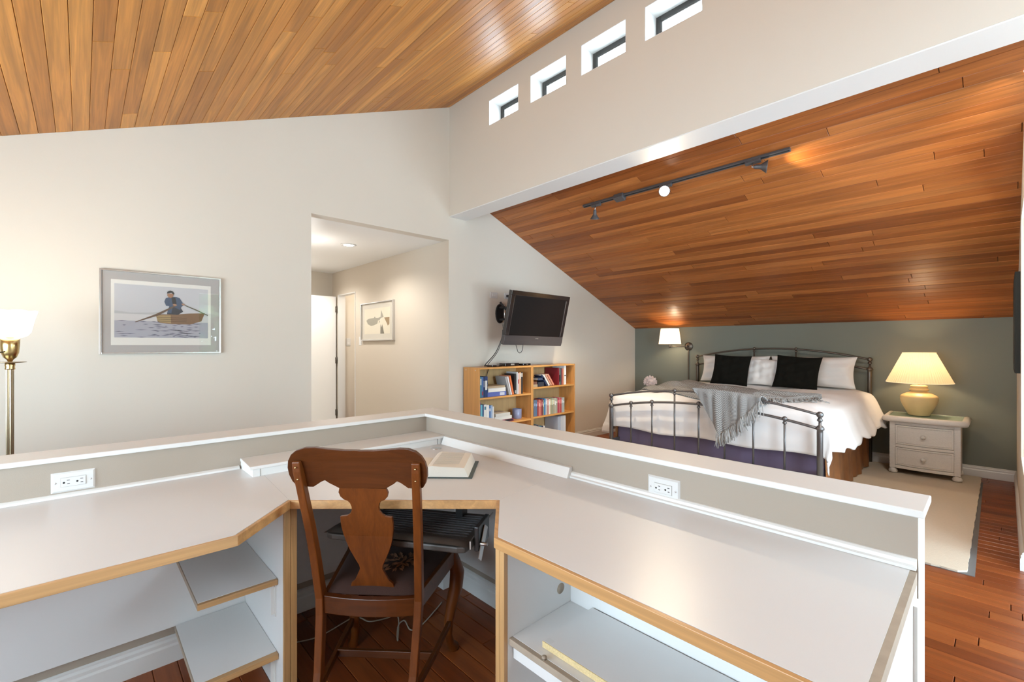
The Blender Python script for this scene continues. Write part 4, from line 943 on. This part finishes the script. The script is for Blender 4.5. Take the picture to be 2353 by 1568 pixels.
def book(c, label, y, z, t, h, d=.17, lean=0, flat=False, x=-3.752, group='books in the two bookcases', pages=True, stripe=None, rough=.5, yaw=0):
    m = MB()
    m.prism([(0, 0), (0, t), (-d, t), (-d, t - .0022), (-.004, t - .0022), (-.004, .0022), (-d, .0022), (-d, 0)], 0, h)
    rot = (0, 0, yaw)
    if flat: rot = (R(90), 0, yaw)
    elif lean: rot = (R(lean), 0, 0)
    if flat: y = y + h
    o = solo('book', m, cmat(c, rough), label, 'book', (x, y, z + .0007 + (.0007 if flat else 0)), rot, group)
    if pages: part('pages', MB().box(-d + .003, -.0045, .0026, t - .0026, .003, h - .003), M['paper'], o)
    if stripe: part('spine_label', MB().box(-.0002, .0008, t * .18, t * .82, h * stripe[1], h * stripe[2]), cmat(stripe[0]), o)
    return o
navy, blue, teal, white, red, orange, cream, black, grey, sal, tan, brown = (.02, .035, .09), (.08, .16, .38), (.06, .22, .30), (.75, .74, .70), (.35, .03, .04), (.62, .16, .05), (.66, .60, .48), (.02, .02, .022), (.35, .36, .37), (.62, .28, .20), (.42, .33, .22), (.16, .07, .05)
z = S1[0]; L1 = 'on the upper shelf of the left bookcase'
for c, nm, y, t, h, st in ((white, 'slim white paperback', 3.068, .014, .235, None), (teal, 'blue-green paperback', 3.083, .024, .225, (white, .6, .9)), (blue, 'mid blue paperback with red band', 3.108, .022, .22, (red, .12, .3)), (navy, 'narrow dark navy paperback', 3.131, .018, .222, (grey, .5, .8)), ((.02, .05, .16), 'wide navy hardback with white lettering', 3.150, .040, .225, (white, .35, .8))):
    book(c, nm + ' standing ' + L1, y, z, t, h, stripe=st)
book((.10, .14, .42), 'blue book under the flat stack ' + L1, 3.195, z, .048, .27, flat=True, d=.2, yaw=-.03, stripe=((.55, .6, .7), .1, .35))
book(white, 'white book in the flat stack ' + L1, 3.20, z + .049, .042, .255, flat=True, d=.2)
book(tan, 'tan book topping the flat stack ' + L1, 3.185, z + .092, .022, .26, flat=True, d=.2, yaw=.03)
for c, nm, y, t, h, ln in ((grey, 'grey-covered book leaning left', 3.51, .020, .215, 17), ((.7, .7, .72), 'pale leaning paperback', 3.537, .018, .215, 16), (orange, 'orange leaning book', 3.562, .024, .22, 14)): book(c, nm + ' ' + L1, y, z, t, h, lean=ln)
for c, nm, y, t, h, st in ((black, 'black book with silver foot', 3.592, .030, .235, (grey, .05, .2)), ((.5, .52, .52), 'silver grey book', 3.624, .022, .255, None), ((.66, .5, .48), 'pinkish white book', 3.648, .022, .24, (red, .5, .7)), ((.75, .42, .22), 'cream and orange book', 3.672, .024, .25, (white, .7, .95)), ((.03, .03, .03), 'black book with white top', 3.698, .026, .25, (white, .78, .96))): book(c, nm + ' upright ' + L1, y, z, t, h, stripe=st)
z = S1[1]; L2 = 'on the middle shelf of the left bookcase'
for c, nm, y, t, h, st in (((.25, .10, .28), 'purple-topped book', 3.068, .022, .255, (teal, .1, .5)), ((.16, .5, .6), 'turquoise book', 3.092, .024, .225, None), ((.04, .09, .22), 'dark blue book', 3.118, .018, .22, (teal, .2, .5)), (white, 'wide white book', 3.138, .036, .222, (teal, .75, .9)), ((.78, .77, .75), 'second wide white book', 3.176, .034, .215, None), ((.10, .20, .42), 'royal blue book', 3.212, .022, .205, (white, .7, .85)), ((.30, .42, .6), 'light blue book', 3.236, .024, .205, None), ((.7, .7, .68), 'slim white end book', 3.262, .018, .19, None)): book(c, nm + ' standing ' + L2, y, z, t, h, stripe=st)
book((.25, .03, .06), 'red and black book under the white stack ' + L2, 3.30, z, .030, .28, flat=True, d=.2, yaw=-.05, stripe=(black, .05, .45))
book((.7, .69, .64), 'thick white book in the stack ' + L2, 3.29, z + .031, .038, .26, flat=True, d=.2)
book((.62, .61, .56), 'small pale book on top of the stack ' + L2, 3.30, z + .070, .034, .225, flat=True, d=.18, yaw=.04)
cj = thing('candle_jar', 'blue glass candle jar on the middle shelf of the left bookcase', 'candle', (-3.86, 3.735, z + .001))
part('jar', MB().lathe([(.052, 0), (.056, .005), (.056, .112), (.053, .113), (.053, .090)], 28, caps=False), M['candle'], cj); part('wax', MB().lathe([(.052, .001), (.052, .085), (.001, .083)], 24), cmat((.3, .34, .5)), cj)
z = S2[0]; L3 = 'on the top shelf of the right bookcase'
bxs = thing('small_box', 'dark wooden box at the left end of the right bookcase top shelf', 'box', (-3.80, 3.945, z + .001)); part('box_body', MB().box(-.06, .04, -.04, .04, 0, .03), cmat(tan), bxs); part('box_lid', MB().box(-.062, .03, -.042, .042, .0301, .062), cmat(brown), bxs, bevel=.002)
dk = solo('dark_case', MB().box(-.1, .0, 0, .10, 0, .055), cmat((.03, .035, .05)), 'dark flat case under the leaning books on the right bookcase', 'box', (-3.755, 3.995, z + .001), bevel=.004)
book((.05, .07, .13), 'navy book tilted above the leaning row ' + L3, 3.985, z + .080, .026, .12, flat=True, d=.15)
for i, (c, nm, y, t) in enumerate(((navy, 'dark leaning paperback', 4.142, .020), (white, 'white leaning paperback', 4.178, .022), ((.6, .3, .2), 'salmon leaning paperback', 4.216, .024), ((.66, .26, .17), 'orange-pink leaning paperback', 4.259, .024))): book(c, nm + ' ' + L3, y, z, t, .17, lean=38, d=.12)
for c, nm, y, t, h, st in (((.20, .012, .02), 'wide dark red hardback', 4.347, .028, .215, None), ((.22, .22, .22), 'grey book', 4.371, .024, .21, (black, .2, .6)), ((.04, .06, .06), 'very dark narrow book', 4.397, .020, .21, None), ((.4, .08, .08), 'red-brown book', 4.419, .022, .205, None), ((.6, .3, .16), 'orange book', 4.443, .022, .205, None), ((.8, .79, .77), 'tall white binder', 4.467, .040, .24, (black, .45, .5))): book(c, nm + ' upright ' + L3, y, z, t, h, stripe=st, d=.2 if 'wide' not in nm else .22)
z = S2[1]; y = 3.885; rb = random.Random(2)
row = [('dark navy', navy), ('blue-grey', (.12, .18, .27)), ('slate blue', (.1, .16, .26)), ('dark red', (.28, .04, .04)), ('salmon pink', (.55, .18, .15)), ('coral', (.5, .15, .12)), ('maroon', (.2, .03, .04)), ('grey-green', (.22, .25, .2)), ('bright blue', (.04, .2, .45)), ('pale grey', (.5, .5, .48)), ('dusty rose', (.45, .2, .18)), ('cream white', (.7, .66, .56)), ('olive tan', (.36, .33, .2)), ('sage', (.3, .33, .24)), ('khaki', (.38, .34, .24)), ('light sage', (.42, .44, .36)), ('pale olive', (.36, .36, .28)), ('crimson', (.42, .05, .08)), ('rose', (.5, .16, .16)), ('scarlet', (.45, .06, .05)), ('silver grey', (.4, .41, .4)), ('mint grey', (.42, .46, .42))]
for nm, c in row:
    t = rb.uniform(.021, .030); book(c, nm + ' paperback in the long row on the right bookcase middle shelf', y, z, t - .001, rb.uniform(.183, .2), d=.12, stripe=((min(c[0] * 2 + .1, .8), min(c[1] * 2 + .1, .8), min(c[2] * 2 + .1, .8)), rb.uniform(.5, .7), rb.uniform(.75, .9))); y += t
z = S2[2]; L4 = 'on the bottom shelf of the right bookcase'
for c, nm, y, t, h in ((brown, 'brown-spined book', 3.885, .05, .232), ((.04, .06, .14), 'dark navy book', 3.937, .05, .23), ((.05, .2, .25), 'teal book', 3.989, .055, .222), ((.03, .04, .1), 'midnight blue book', 4.046, .03, .215), (white, 'white end book', 4.078, .025, .215)): book(c, nm + ' ' + L4, y, z, t, h)
for c, nm, y, t in (((.42, .47, .55), 'blue-grey ring binder', 4.345, .055), ((.6, .62, .64), 'pale grey ring binder', 4.402, .05), ((.7, .71, .72), 'white ring binder', 4.454, .045)): book(c, nm + ' ' + L4, y, z, t, .300, d=.22, rough=.4)
# media boxes on top
for y, w_, h_, lb, yw in ((3.36, .17, .020, 'slim black media player at the left on the bookcase top', .15), (3.60, .20, .035, 'black receiver box in the middle on the bookcase top', -.1), (3.83, .14, .024, 'small black box at the right on the bookcase top', .1)):
    t = thing('media_box', lb, 'electronics', (-3.85, y, BH), (0, 0, yw)); part('case', MB().box(-.06, .06, -w_ / 2, w_ / 2, .003, h_), M['blackgloss'], t, bevel=.004); part('port_strip', MB().box(.0601, .0612, -w_ * .1, w_ * .15, h_ * .3, h_ * .8), M['steel'], t)
    for q in (-1, 1): part('foot', MB().box(-.04, .04, q * w_ * .35 - .006, q * w_ * .35 + .006, 0, .003), M['black'], t)

# ================================================================ television
tv = thing('television', 'black flat television tilted down on a wall arm', 'television', (-3.535, 3.759, 1.614)); tv.rotation_euler = (0, 0, 0)
tv.matrix_world = Matrix.Translation((-3.535, 3.759, 1.614)) @ Matrix.Rotation(-.06, 4, 'Z') @ Matrix.Rotation(.239, 4, 'Y') @ Matrix.Rotation(-.015, 4, 'X')
part('screen', MB().box(-.0045, -.003, -.392, .392, -.190, .250), M['screen'], tv)
bz = MB(); HW, HH = .45, .299
bz.box(-.05, 0, -HW, HW, .250, HH).box(-.05, 0, -HW, -.392, -.19, .25).box(-.05, 0, .392, HW, -.19, .25)
part('bezel', bz, M['blackgloss'], tv, bevel=.004); part('lower_bezel', MB().prism([(0, -.19), (.004, -.25), (-.004, -HH), (-.05, -HH), (-.05, -.19)], -HW, HW, 1), M['tvedge'], tv, bevel=.003)
part('trim_line', MB().box(.0, .0015, -.404, -.400, -.18, .24), M['tvedge'], tv); part('trim_line', MB().box(.0, .0015, .400, .404, -.18, .24), M['silver'], tv)
part('maker_badge', MB().box(.002, .0045, .0, .045, -.222, -.212), M['silver'], tv)
part('rear_cover', MB().prism([(-.05, -.28), (-.05, .28), (-.09, .18), (-.10, -.2)], -.36, .36, 1), M['black'], tv, bevel=.008)
mt = thing('wall_mount', 'black swivel arm mount holding the television on the wall', 'tv mount', (XW, 3.59, 1.70))
part('wall_plate', MB().prism([(.065 * math.cos(a / 20 * 6.2832), .115 * math.sin(a / 20 * 6.2832)) for a in range(20)], 0, .018, 0).xf(lambda p: Vector((p.x, p.y, p.z))), M['black'], mt, bevel=.003)
for z in (.07, -.07): part('bracket', MB().box(.018, .10, -.02, .03, z - .012, z + .012), M['black'], mt, bevel=.003)
part('pivot', MB().lathe([(.012, -.10), (.012, .10)], 14, (.09, .005, 0)), M['steel'], mt)
part('arm', MB().box(.09, .30, -.005, .035, .04, .075), M['black'], mt, bevel=.003); part('arm', MB().tube([(.05, -.03, .13), (.09, .0, .07), (.2, .04, .02), (.33, .09, 0)], .014, 8), M['black'], mt)
part('head_plate', MB().box(.30, .325, -.06, .16, -.1, .1), M['black'], mt, bevel=.003)
c1 = Vector((-3.93, 3.33, 1.1))
def cable(pts, lb, m='black', r_=.0035):
    o = Vector(pts[0]); solo('cable', MB().tube([p - o for p in smooth_path(pts)], r_, 6), M[m], lb, 'cable', tuple(o))
cable([(-3.74, 3.40, 1.50), (-3.76, 3.40, 1.40), (-3.82, 3.36, 1.24), (-3.92, 3.31, 1.12), (-3.94, 3.30, 1.089)], 'thin black cable from the television back to the bookcase, left strand', r_=.005)
cable([(-3.76, 3.42, 1.56), (-3.76, 3.42, 1.44), (-3.80, 3.38, 1.26), (-3.90, 3.33, 1.12), (-3.92, 3.33, 1.089)], 'thin black cable from the television back to the bookcase, right strand')
cable([(-3.60, 3.47, 1.33), (-3.60, 3.50, 1.255), (-3.60, 3.54, 1.245), (-3.60, 3.57, 1.28), (-3.60, 3.58, 1.34)], 'short black cable loop hanging under the television')
cable([(-3.975, 3.40, 1.060), (-3.965, 3.36, .98), (-3.965, 3.37, .90), (-3.97, 3.375, .885)], 'thin cable hanging inside the left bookcase')

# ================================================================ framed pictures
def flat(poly, x0, x1, ax=0): return MB().prism(poly, x0, x1, ax)
pf = thing('framed_picture', 'silver framed print of a man rowing a wooden boat', 'picture', (XW, .423, 1.546))
PO = Vector((XW, .423, 1.546))
def pq(name, poly, d0, m, par=None): return part(name, flat(poly, XW + d0, XW + d0 + .0006).xf(lambda p: p - PO), m, par or pf)
y0, y1, z0, z1 = .084, .761, 1.267, 1.825
for a, b, c, d_ in ((y0, y0 + .010, z0, z1), (y1 - .010, y1, z0, z1), (y0 + .010, y1 - .010, z0, z0 + .010), (y0 + .010, y1 - .010, z1 - .010, z1)):
    part('frame_side', MB().box(XW + .001, XW + .030, a, b, c, d_).xf(lambda p: p - PO), M['silver'], pf, bevel=.001)
rect = lambda a, b, c, d_: [(a, c), (b, c), (b, d_), (a, d_)]
pq('mat_board', rect(y0 + .008, y1 - .008, z0 + .008, z1 - .008), .018, M['mat_grey'])
pr = pq('print', rect(.141, .698, 1.325, 1.762), .0187, cmat((.70, .68, .62), .8))
pq('misty_sky', rect(.158, .680, 1.536, 1.735), .0194, cmat((.50, .50, .51), .8), pr)
pq('far_water', rect(.158, .680, 1.49, 1.536), .0194, cmat((.55, .54, .53), .8), pr)
wt = pq('water', rect(.158, .680, 1.376, 1.49), .0194, cmat((.36, .36, .40), .8), pr)
rw = random.Random(6); m = MB()
for k in range(70):
    yy = rw.uniform(.17, .66) if k % 2 else rw.uniform(.36, .62); zz = rw.uniform(1.38, 1.49); ll = rw.uniform(.008, .035); m.prism([(max(yy - ll, .16), zz), (yy, zz - .003), (min(yy + ll, .678), zz + .001), (yy, zz + .0025)], XW + .0201, XW + .0204, 0)
part('ripples', m.xf(lambda p: p - PO), cmat((.12, .12, .16), .8), pf, kind='stuff')
pq('hill', [(.158, 1.536), (.158, 1.556), (.24, 1.545), (.33, 1.549), (.42, 1.560), (.42, 1.536)], .0197, cmat((.42, .42, .42), .8), pr)
pq('boat', [(.374, 1.539), (.385, 1.490), (.40, 1.480), (.47, 1.474), (.57, 1.474), (.64, 1.50), (.661, 1.561), (.56, 1.553), (.50, 1.545)], .0202, cmat((.20, .115, .06), .8), pr)
pq('boat_planks', [(.376, 1.533), (.384, 1.495), (.40, 1.485), (.46, 1.479), (.458, 1.535)], .0209, cmat((.34, .24, .11), .8), pr)
for k in range(3): pq('plank_line', rect(.382, .552, 1.492 + k * .013, 1.494 + k * .013), .0215, cmat((.07, .04, .02), .8), pr)
pq('trousers', [(.437, 1.543), (.50, 1.541), (.53, 1.565), (.51, 1.60), (.45, 1.60)], .0214, cmat((.035, .04, .05), .8), pr)
pq('jacket', [(.437, 1.549), (.450, 1.60), (.432, 1.601), (.422, 1.63), (.430, 1.655), (.452, 1.664), (.490, 1.668), (.510, 1.660), (.528, 1.625), (.536, 1.612), (.52, 1.60), (.512, 1.575), (.470, 1.60), (.462, 1.55)], .0221, cmat((.055, .085, .14), .8), pr)
pq('jumper', [(.462, 1.662), (.484, 1.664), (.492, 1.62), (.478, 1.60), (.468, 1.62)], .0227, cmat((.03, .03, .03), .8), pr)
pq('face', [(.440, 1.688), (.438, 1.675), (.446, 1.662), (.460, 1.658), (.472, 1.668), (.476, 1.690)], .0227, cmat((.32, .16, .09), .8), pr)
pq('cap', [(.436, 1.688), (.440, 1.702), (.455, 1.710), (.470, 1.706), (.479, 1.692), (.476, 1.682), (.462, 1.694)], .0233, cmat((.025, .03, .03), .8), pr)
pq('oar', [(.262, 1.483), (.266, 1.480), (.39, 1.532), (.49, 1.604), (.486, 1.610), (.37, 1.538)], .0233, cmat((.13, .08, .05), .8), pr)
pq('oar', [(.526, 1.618), (.530, 1.612), (.60, 1.580), (.679, 1.541), (.680, 1.547), (.60, 1.588)], .0233, cmat((.10, .09, .05), .8), pr)
pq('hand', [(.468, 1.610), (.480, 1.602), (.494, 1.605), (.49, 1.615), (.475, 1.618)], .0239, cmat((.36, .20, .12), .8), pr)
pq('hand', [(.518, 1.622), (.524, 1.610), (.540, 1.610), (.536, 1.622)], .0239, cmat((.36, .20, .12), .8), pr)
part('glass', MB().box(XW + .0262, XW + .0272, y0 + .009, y1 - .009, z0 + .009, z1 - .009).xf(lambda p: p - PO), M['glass'], pf)

FY = 2.862
ff = thing('framed_picture', 'small silver framed fish print on the tan hall wall', 'picture', (-5.61, FY, 1.648)); FO = Vector((-5.61, FY, 1.648))
def fq(name, poly, d0, m, par=None): return part(name, MB().prism(poly, FY - d0 - .0008, FY - d0, 1).xf(lambda p: p - FO), m, par or ff)
x0, x1, z0, z1 = -6.062, -5.156, 1.392, 1.904
for a, b, c, d_ in ((x0, x0 + .014, z0, z1), (x1 - .014, x1, z0, z1), (x0 + .014, x1 - .014, z0, z0 + .012), (x0 + .014, x1 - .014, z1 - .012, z1)): part('frame_side', MB().box(a, b, FY - .036, FY - .001, c, d_).xf(lambda p: p - FO), M['silver'], ff, bevel=.001)
fq('mat_board', rect(x0 + .01, x1 - .01, z0 + .01, z1 - .01), .014, M['mat_pale'])
fp = fq('print', rect(-5.976, -5.262, 1.48, 1.822), .0150, cmat((.66, .60, .47), .8))
fq('fish', [(-5.915, 1.665), (-5.87, 1.685), (-5.79, 1.690), (-5.70, 1.694), (-5.668, 1.712), (-5.65, 1.694), (-5.575, 1.690), (-5.51, 1.70), (-5.492, 1.79), (-5.425, 1.695), (-5.50, 1.685), (-5.555, 1.650), (-5.575, 1.665), (-5.60, 1.615), (-5.70, 1.595), (-5.78, 1.590), (-5.87, 1.615)], .0158, cmat((.30, .275, .21), .8), fp)
fq('fish_tail', [(-5.56, 1.615), (-5.545, 1.648), (-5.525, 1.64)], .0158, cmat((.2, .19, .14), .8), fp)
fq('fish_head', [(-5.413, 1.688), (-5.272, 1.688), (-5.275, 1.60), (-5.318, 1.580), (-5.33, 1.60)], .0158, cmat((.28, .19, .10), .8), fp)
fq('fish_tail', [(-5.516, 1.480), (-5.510, 1.604), (-5.490, 1.56), (-5.464, 1.602), (-5.412, 1.480)], .0158, cmat((.17, .15, .11), .8), fp)
part('glass', MB().box(x0 + .012, x1 - .012, FY - .026, FY - .025, z0 + .012, z1 - .012).xf(lambda p: p - FO), M['glass'], ff)
rp = thing('framed_picture', 'dark framed picture seen edge-on on the right wall', 'picture', (.140, 5.35, 1.49), (0, 0, R(-.8)))
part('frame', MB().box(-.022, .012, -.42, .42, -.37, .37), cmat((.02, .022, .02), .9), rp, bevel=.003); part('canvas', MB().box(-.0235, -.0222, -.37, .37, -.32, .32), cmat((.03, .035, .03), .9), rp)

# ================================================================ floor lamp
fl = thing('floor_lamp', 'antique brass floor lamp with scalloped white glass bowl behind the left half wall', 'lamp', (-3.415, -.262, 0))
part('base', MB().lathe([(.14, 0), (.14, .012), (.12, .022), (.05, .035), (.025, .06)], 28), M['brass_pole'], fl)
m = MB(); k = 24; m.add([((.0145 if i % 2 else .0122) * math.cos(6.2832 * i / k), (.0145 if i % 2 else .0122) * math.sin(6.2832 * i / k), z) for z in (.06, 1.215) for i in range(k)], [(i, (i + 1) % k, k + (i + 1) % k, k + i) for i in range(k)])
part('pole', m, M['brass_pole'], fl)
part('collar', MB().lathe([(.018, 1.20), (.019, 1.205), (.017, 1.212), (.019, 1.222), (.018, 1.232)], 20), M['brass'], fl)
part('drip_disc', MB().lathe([(.015, 1.232), (.058, 1.236), (.059, 1.239), (.012, 1.240)], 28), M['brass_pole'], fl)
part('cup', MB().lathe([(.008, 1.240), (.012, 1.250), (.024, 1.262), (.032, 1.285), (.035, 1.32), (.036, 1.366)], 24), M['brass'], fl)
part('switch_key', MB().tube([(.03, -.02, 1.29), (.045, -.045, 1.285), (.05, -.06, 1.285)], .004, 8), M['bronze'], fl)
m = MB(); seg = 48; pr_ = [(.042, 1.362), (.062, 1.372), (.075, 1.392), (.080, 1.42), (.088, 1.46), (.098, 1.495)]; vs = []; fs = []
for j, (r_, z) in enumerate(pr_):
    for i in range(seg):
        a = 6.2832 * i / seg; sc_ = 1 + .03 * abs(math.sin(a * 4)) * (j / 5); zz = z + (.006 * abs(math.sin(a * 4)) if j == 5 else 0); vs.append((r_ * sc_ * math.cos(a), r_ * sc_ * math.sin(a), zz))
for j in range(5):
    for i in range(seg): fs.append((j * seg + i, j * seg + (i + 1) % seg, (j + 1) * seg + (i + 1) % seg, (j + 1) * seg + i))
part('glass_bowl', m.add(vs, fs, True), M['glow_shade'], fl)
lamp_light('POINT', 'floor_lamp_light', (-3.415, -.262, 1.52), 4, (1, .80, .56), .05)

# ================================================================ track light
tk = thing('track_light', 'grey track light with three spot heads on the bedroom ceiling', 'track light', (0, 0, 0))
def tp(x, y, dn): return Vector((x, y, zb(y) - dn))
ya = 3.715; sl_ = math.atan(-.4035)
tk.location = (-1.93, ya, zb(ya)); TKO = Vector(tk.location); tk.rotation_euler = (sl_, 0, 0); tk['group'] = 'ceiling fittings'
part('track', MB().box(-.93, .93, -.017, .017, -.020, 0), M['trackm'], tk, bevel=.002); part('track_slot', MB().box(-.925, .925, -.006, .006, -.0206, -.0195), M['slot'], tk)
part('feed_box', MB().box(-.55, -.45, -.035, .035, -.045, -.0), M['trackm'], tk, bevel=.004)
inv = Matrix.Rotation(-sl_, 4, 'X')
for x, d_, bm_, nm in ((-.77, Vector((-.25, .3, -1)), 'bulb_soft', 'left'), (-.03, (Vector((0, -.2, .9)) - Vector((-1.96, ya, 2.62))).normalized(), 'bulb', 'middle'), (.68, Vector((.93, .35, -.13)), 'bulb_soft', 'right')):
    h_ = part('spot_head', MB().box(x - .055, x + .055, -.016, .016, -.045, -.020), M['trackm'], tk, bevel=.003)
    d_ = inv @ d_.normalized(); c0 = Vector((x, 0, -.045)); c1 = c0 + Vector((0, 0, -.035)) if nm != 'left' else c0 + Vector((0, 0, -.03))
    part('stem', MB().tube([c0, c1, c1 + d_ * .02], .006, 8), M['steel'], h_)
    q = d_.to_track_quat('Z', 'Y'); b0 = c1 + d_ * .01
    part('spot_cone', MB().lathe([(.010, 0), (.016, .012), (.017, .045), (.026, .06), (.046, .088), (.047, .092), (.042, .090)], 22, caps=False).xf(lambda p: q @ p + b0), M['trackm'], h_)
    part('bulb_face', MB().lathe([(.041, .088), (.03, .091), (.001, .092)], 20, caps=False).xf(lambda p: q @ p + b0), M[bm_], h_)
    wp = Matrix.Translation(TKO) @ Matrix.Rotation(sl_, 4, 'X'); pos = wp @ (b0 + d_ * .105); wd = (wp.to_3x3() @ d_)
    pw = {'left': 110, 'middle': 60, 'right': 14}[nm]
    lamp_light('SPOT', 'track_spot_light', pos, pw, (1, .82, .58), .02, aim(pos, pos + wd), R(80), .8)

# ================================================================ outside: deck railing and trees (seen in the picture glass)
rl = thing('deck_railing', 'white deck railing outside the glazed doors', 'railing', (3.6, .8, 0))
part('top_rail', MB().box(-.05, .05, -2.4, 3.0, 1.05, 1.12), M['trim'], rl)
for k in range(18): part('baluster', MB().box(-.02, .02, -2.35 + k * .31, -2.28 + k * .31, 0, 1.05), M['trim'], rl)
struct('deck', MB().box(XE + .12, 4.2, -2.5, 4.5, -.12, -.05), M['deck'], 'grey deck outside the glazed doors').name = 'floor_deck'
rt_ = random.Random(8)
def tree(x, y, h_, r_, lb):
    t = thing('tree', lb, 'tree', (x, y, -3)); part('trunk', MB().tube([(0, 0, 0), (.1, 0, h_ * .6), (0, .1, h_)], [.2, .12, .05], 8), M['chairwood'], t)
    m = MB()
    for k in range(1500):
        a = rt_.random() * 6.28; el = rt_.random() * 3.14; rr_ = r_ * rt_.uniform(.5, 1); c = Vector((rr_ * math.sin(el) * math.cos(a), rr_ * math.sin(el) * math.sin(a), h_ + rr_ * 1.3 * math.cos(el)))
        d1 = Vector((rt_.uniform(-1, 1), rt_.uniform(-1, 1), rt_.uniform(-1, 1))).normalized() * .26; d2 = d1.orthogonal().normalized() * .16; m.add([c - d1, c + d2, c + d1, c - d2], [(0, 1, 2, 3)])
    part('foliage', m, M['leaf'], t, kind='stuff')
tree(8.5, 2.8, 4.6, 1.7, 'leafy green tree outside, reflected in the rowing picture, nearer the house')
tree(9.8, 8.0, 4.4, 1.9, 'leafy green tree outside, farther along the deck side')
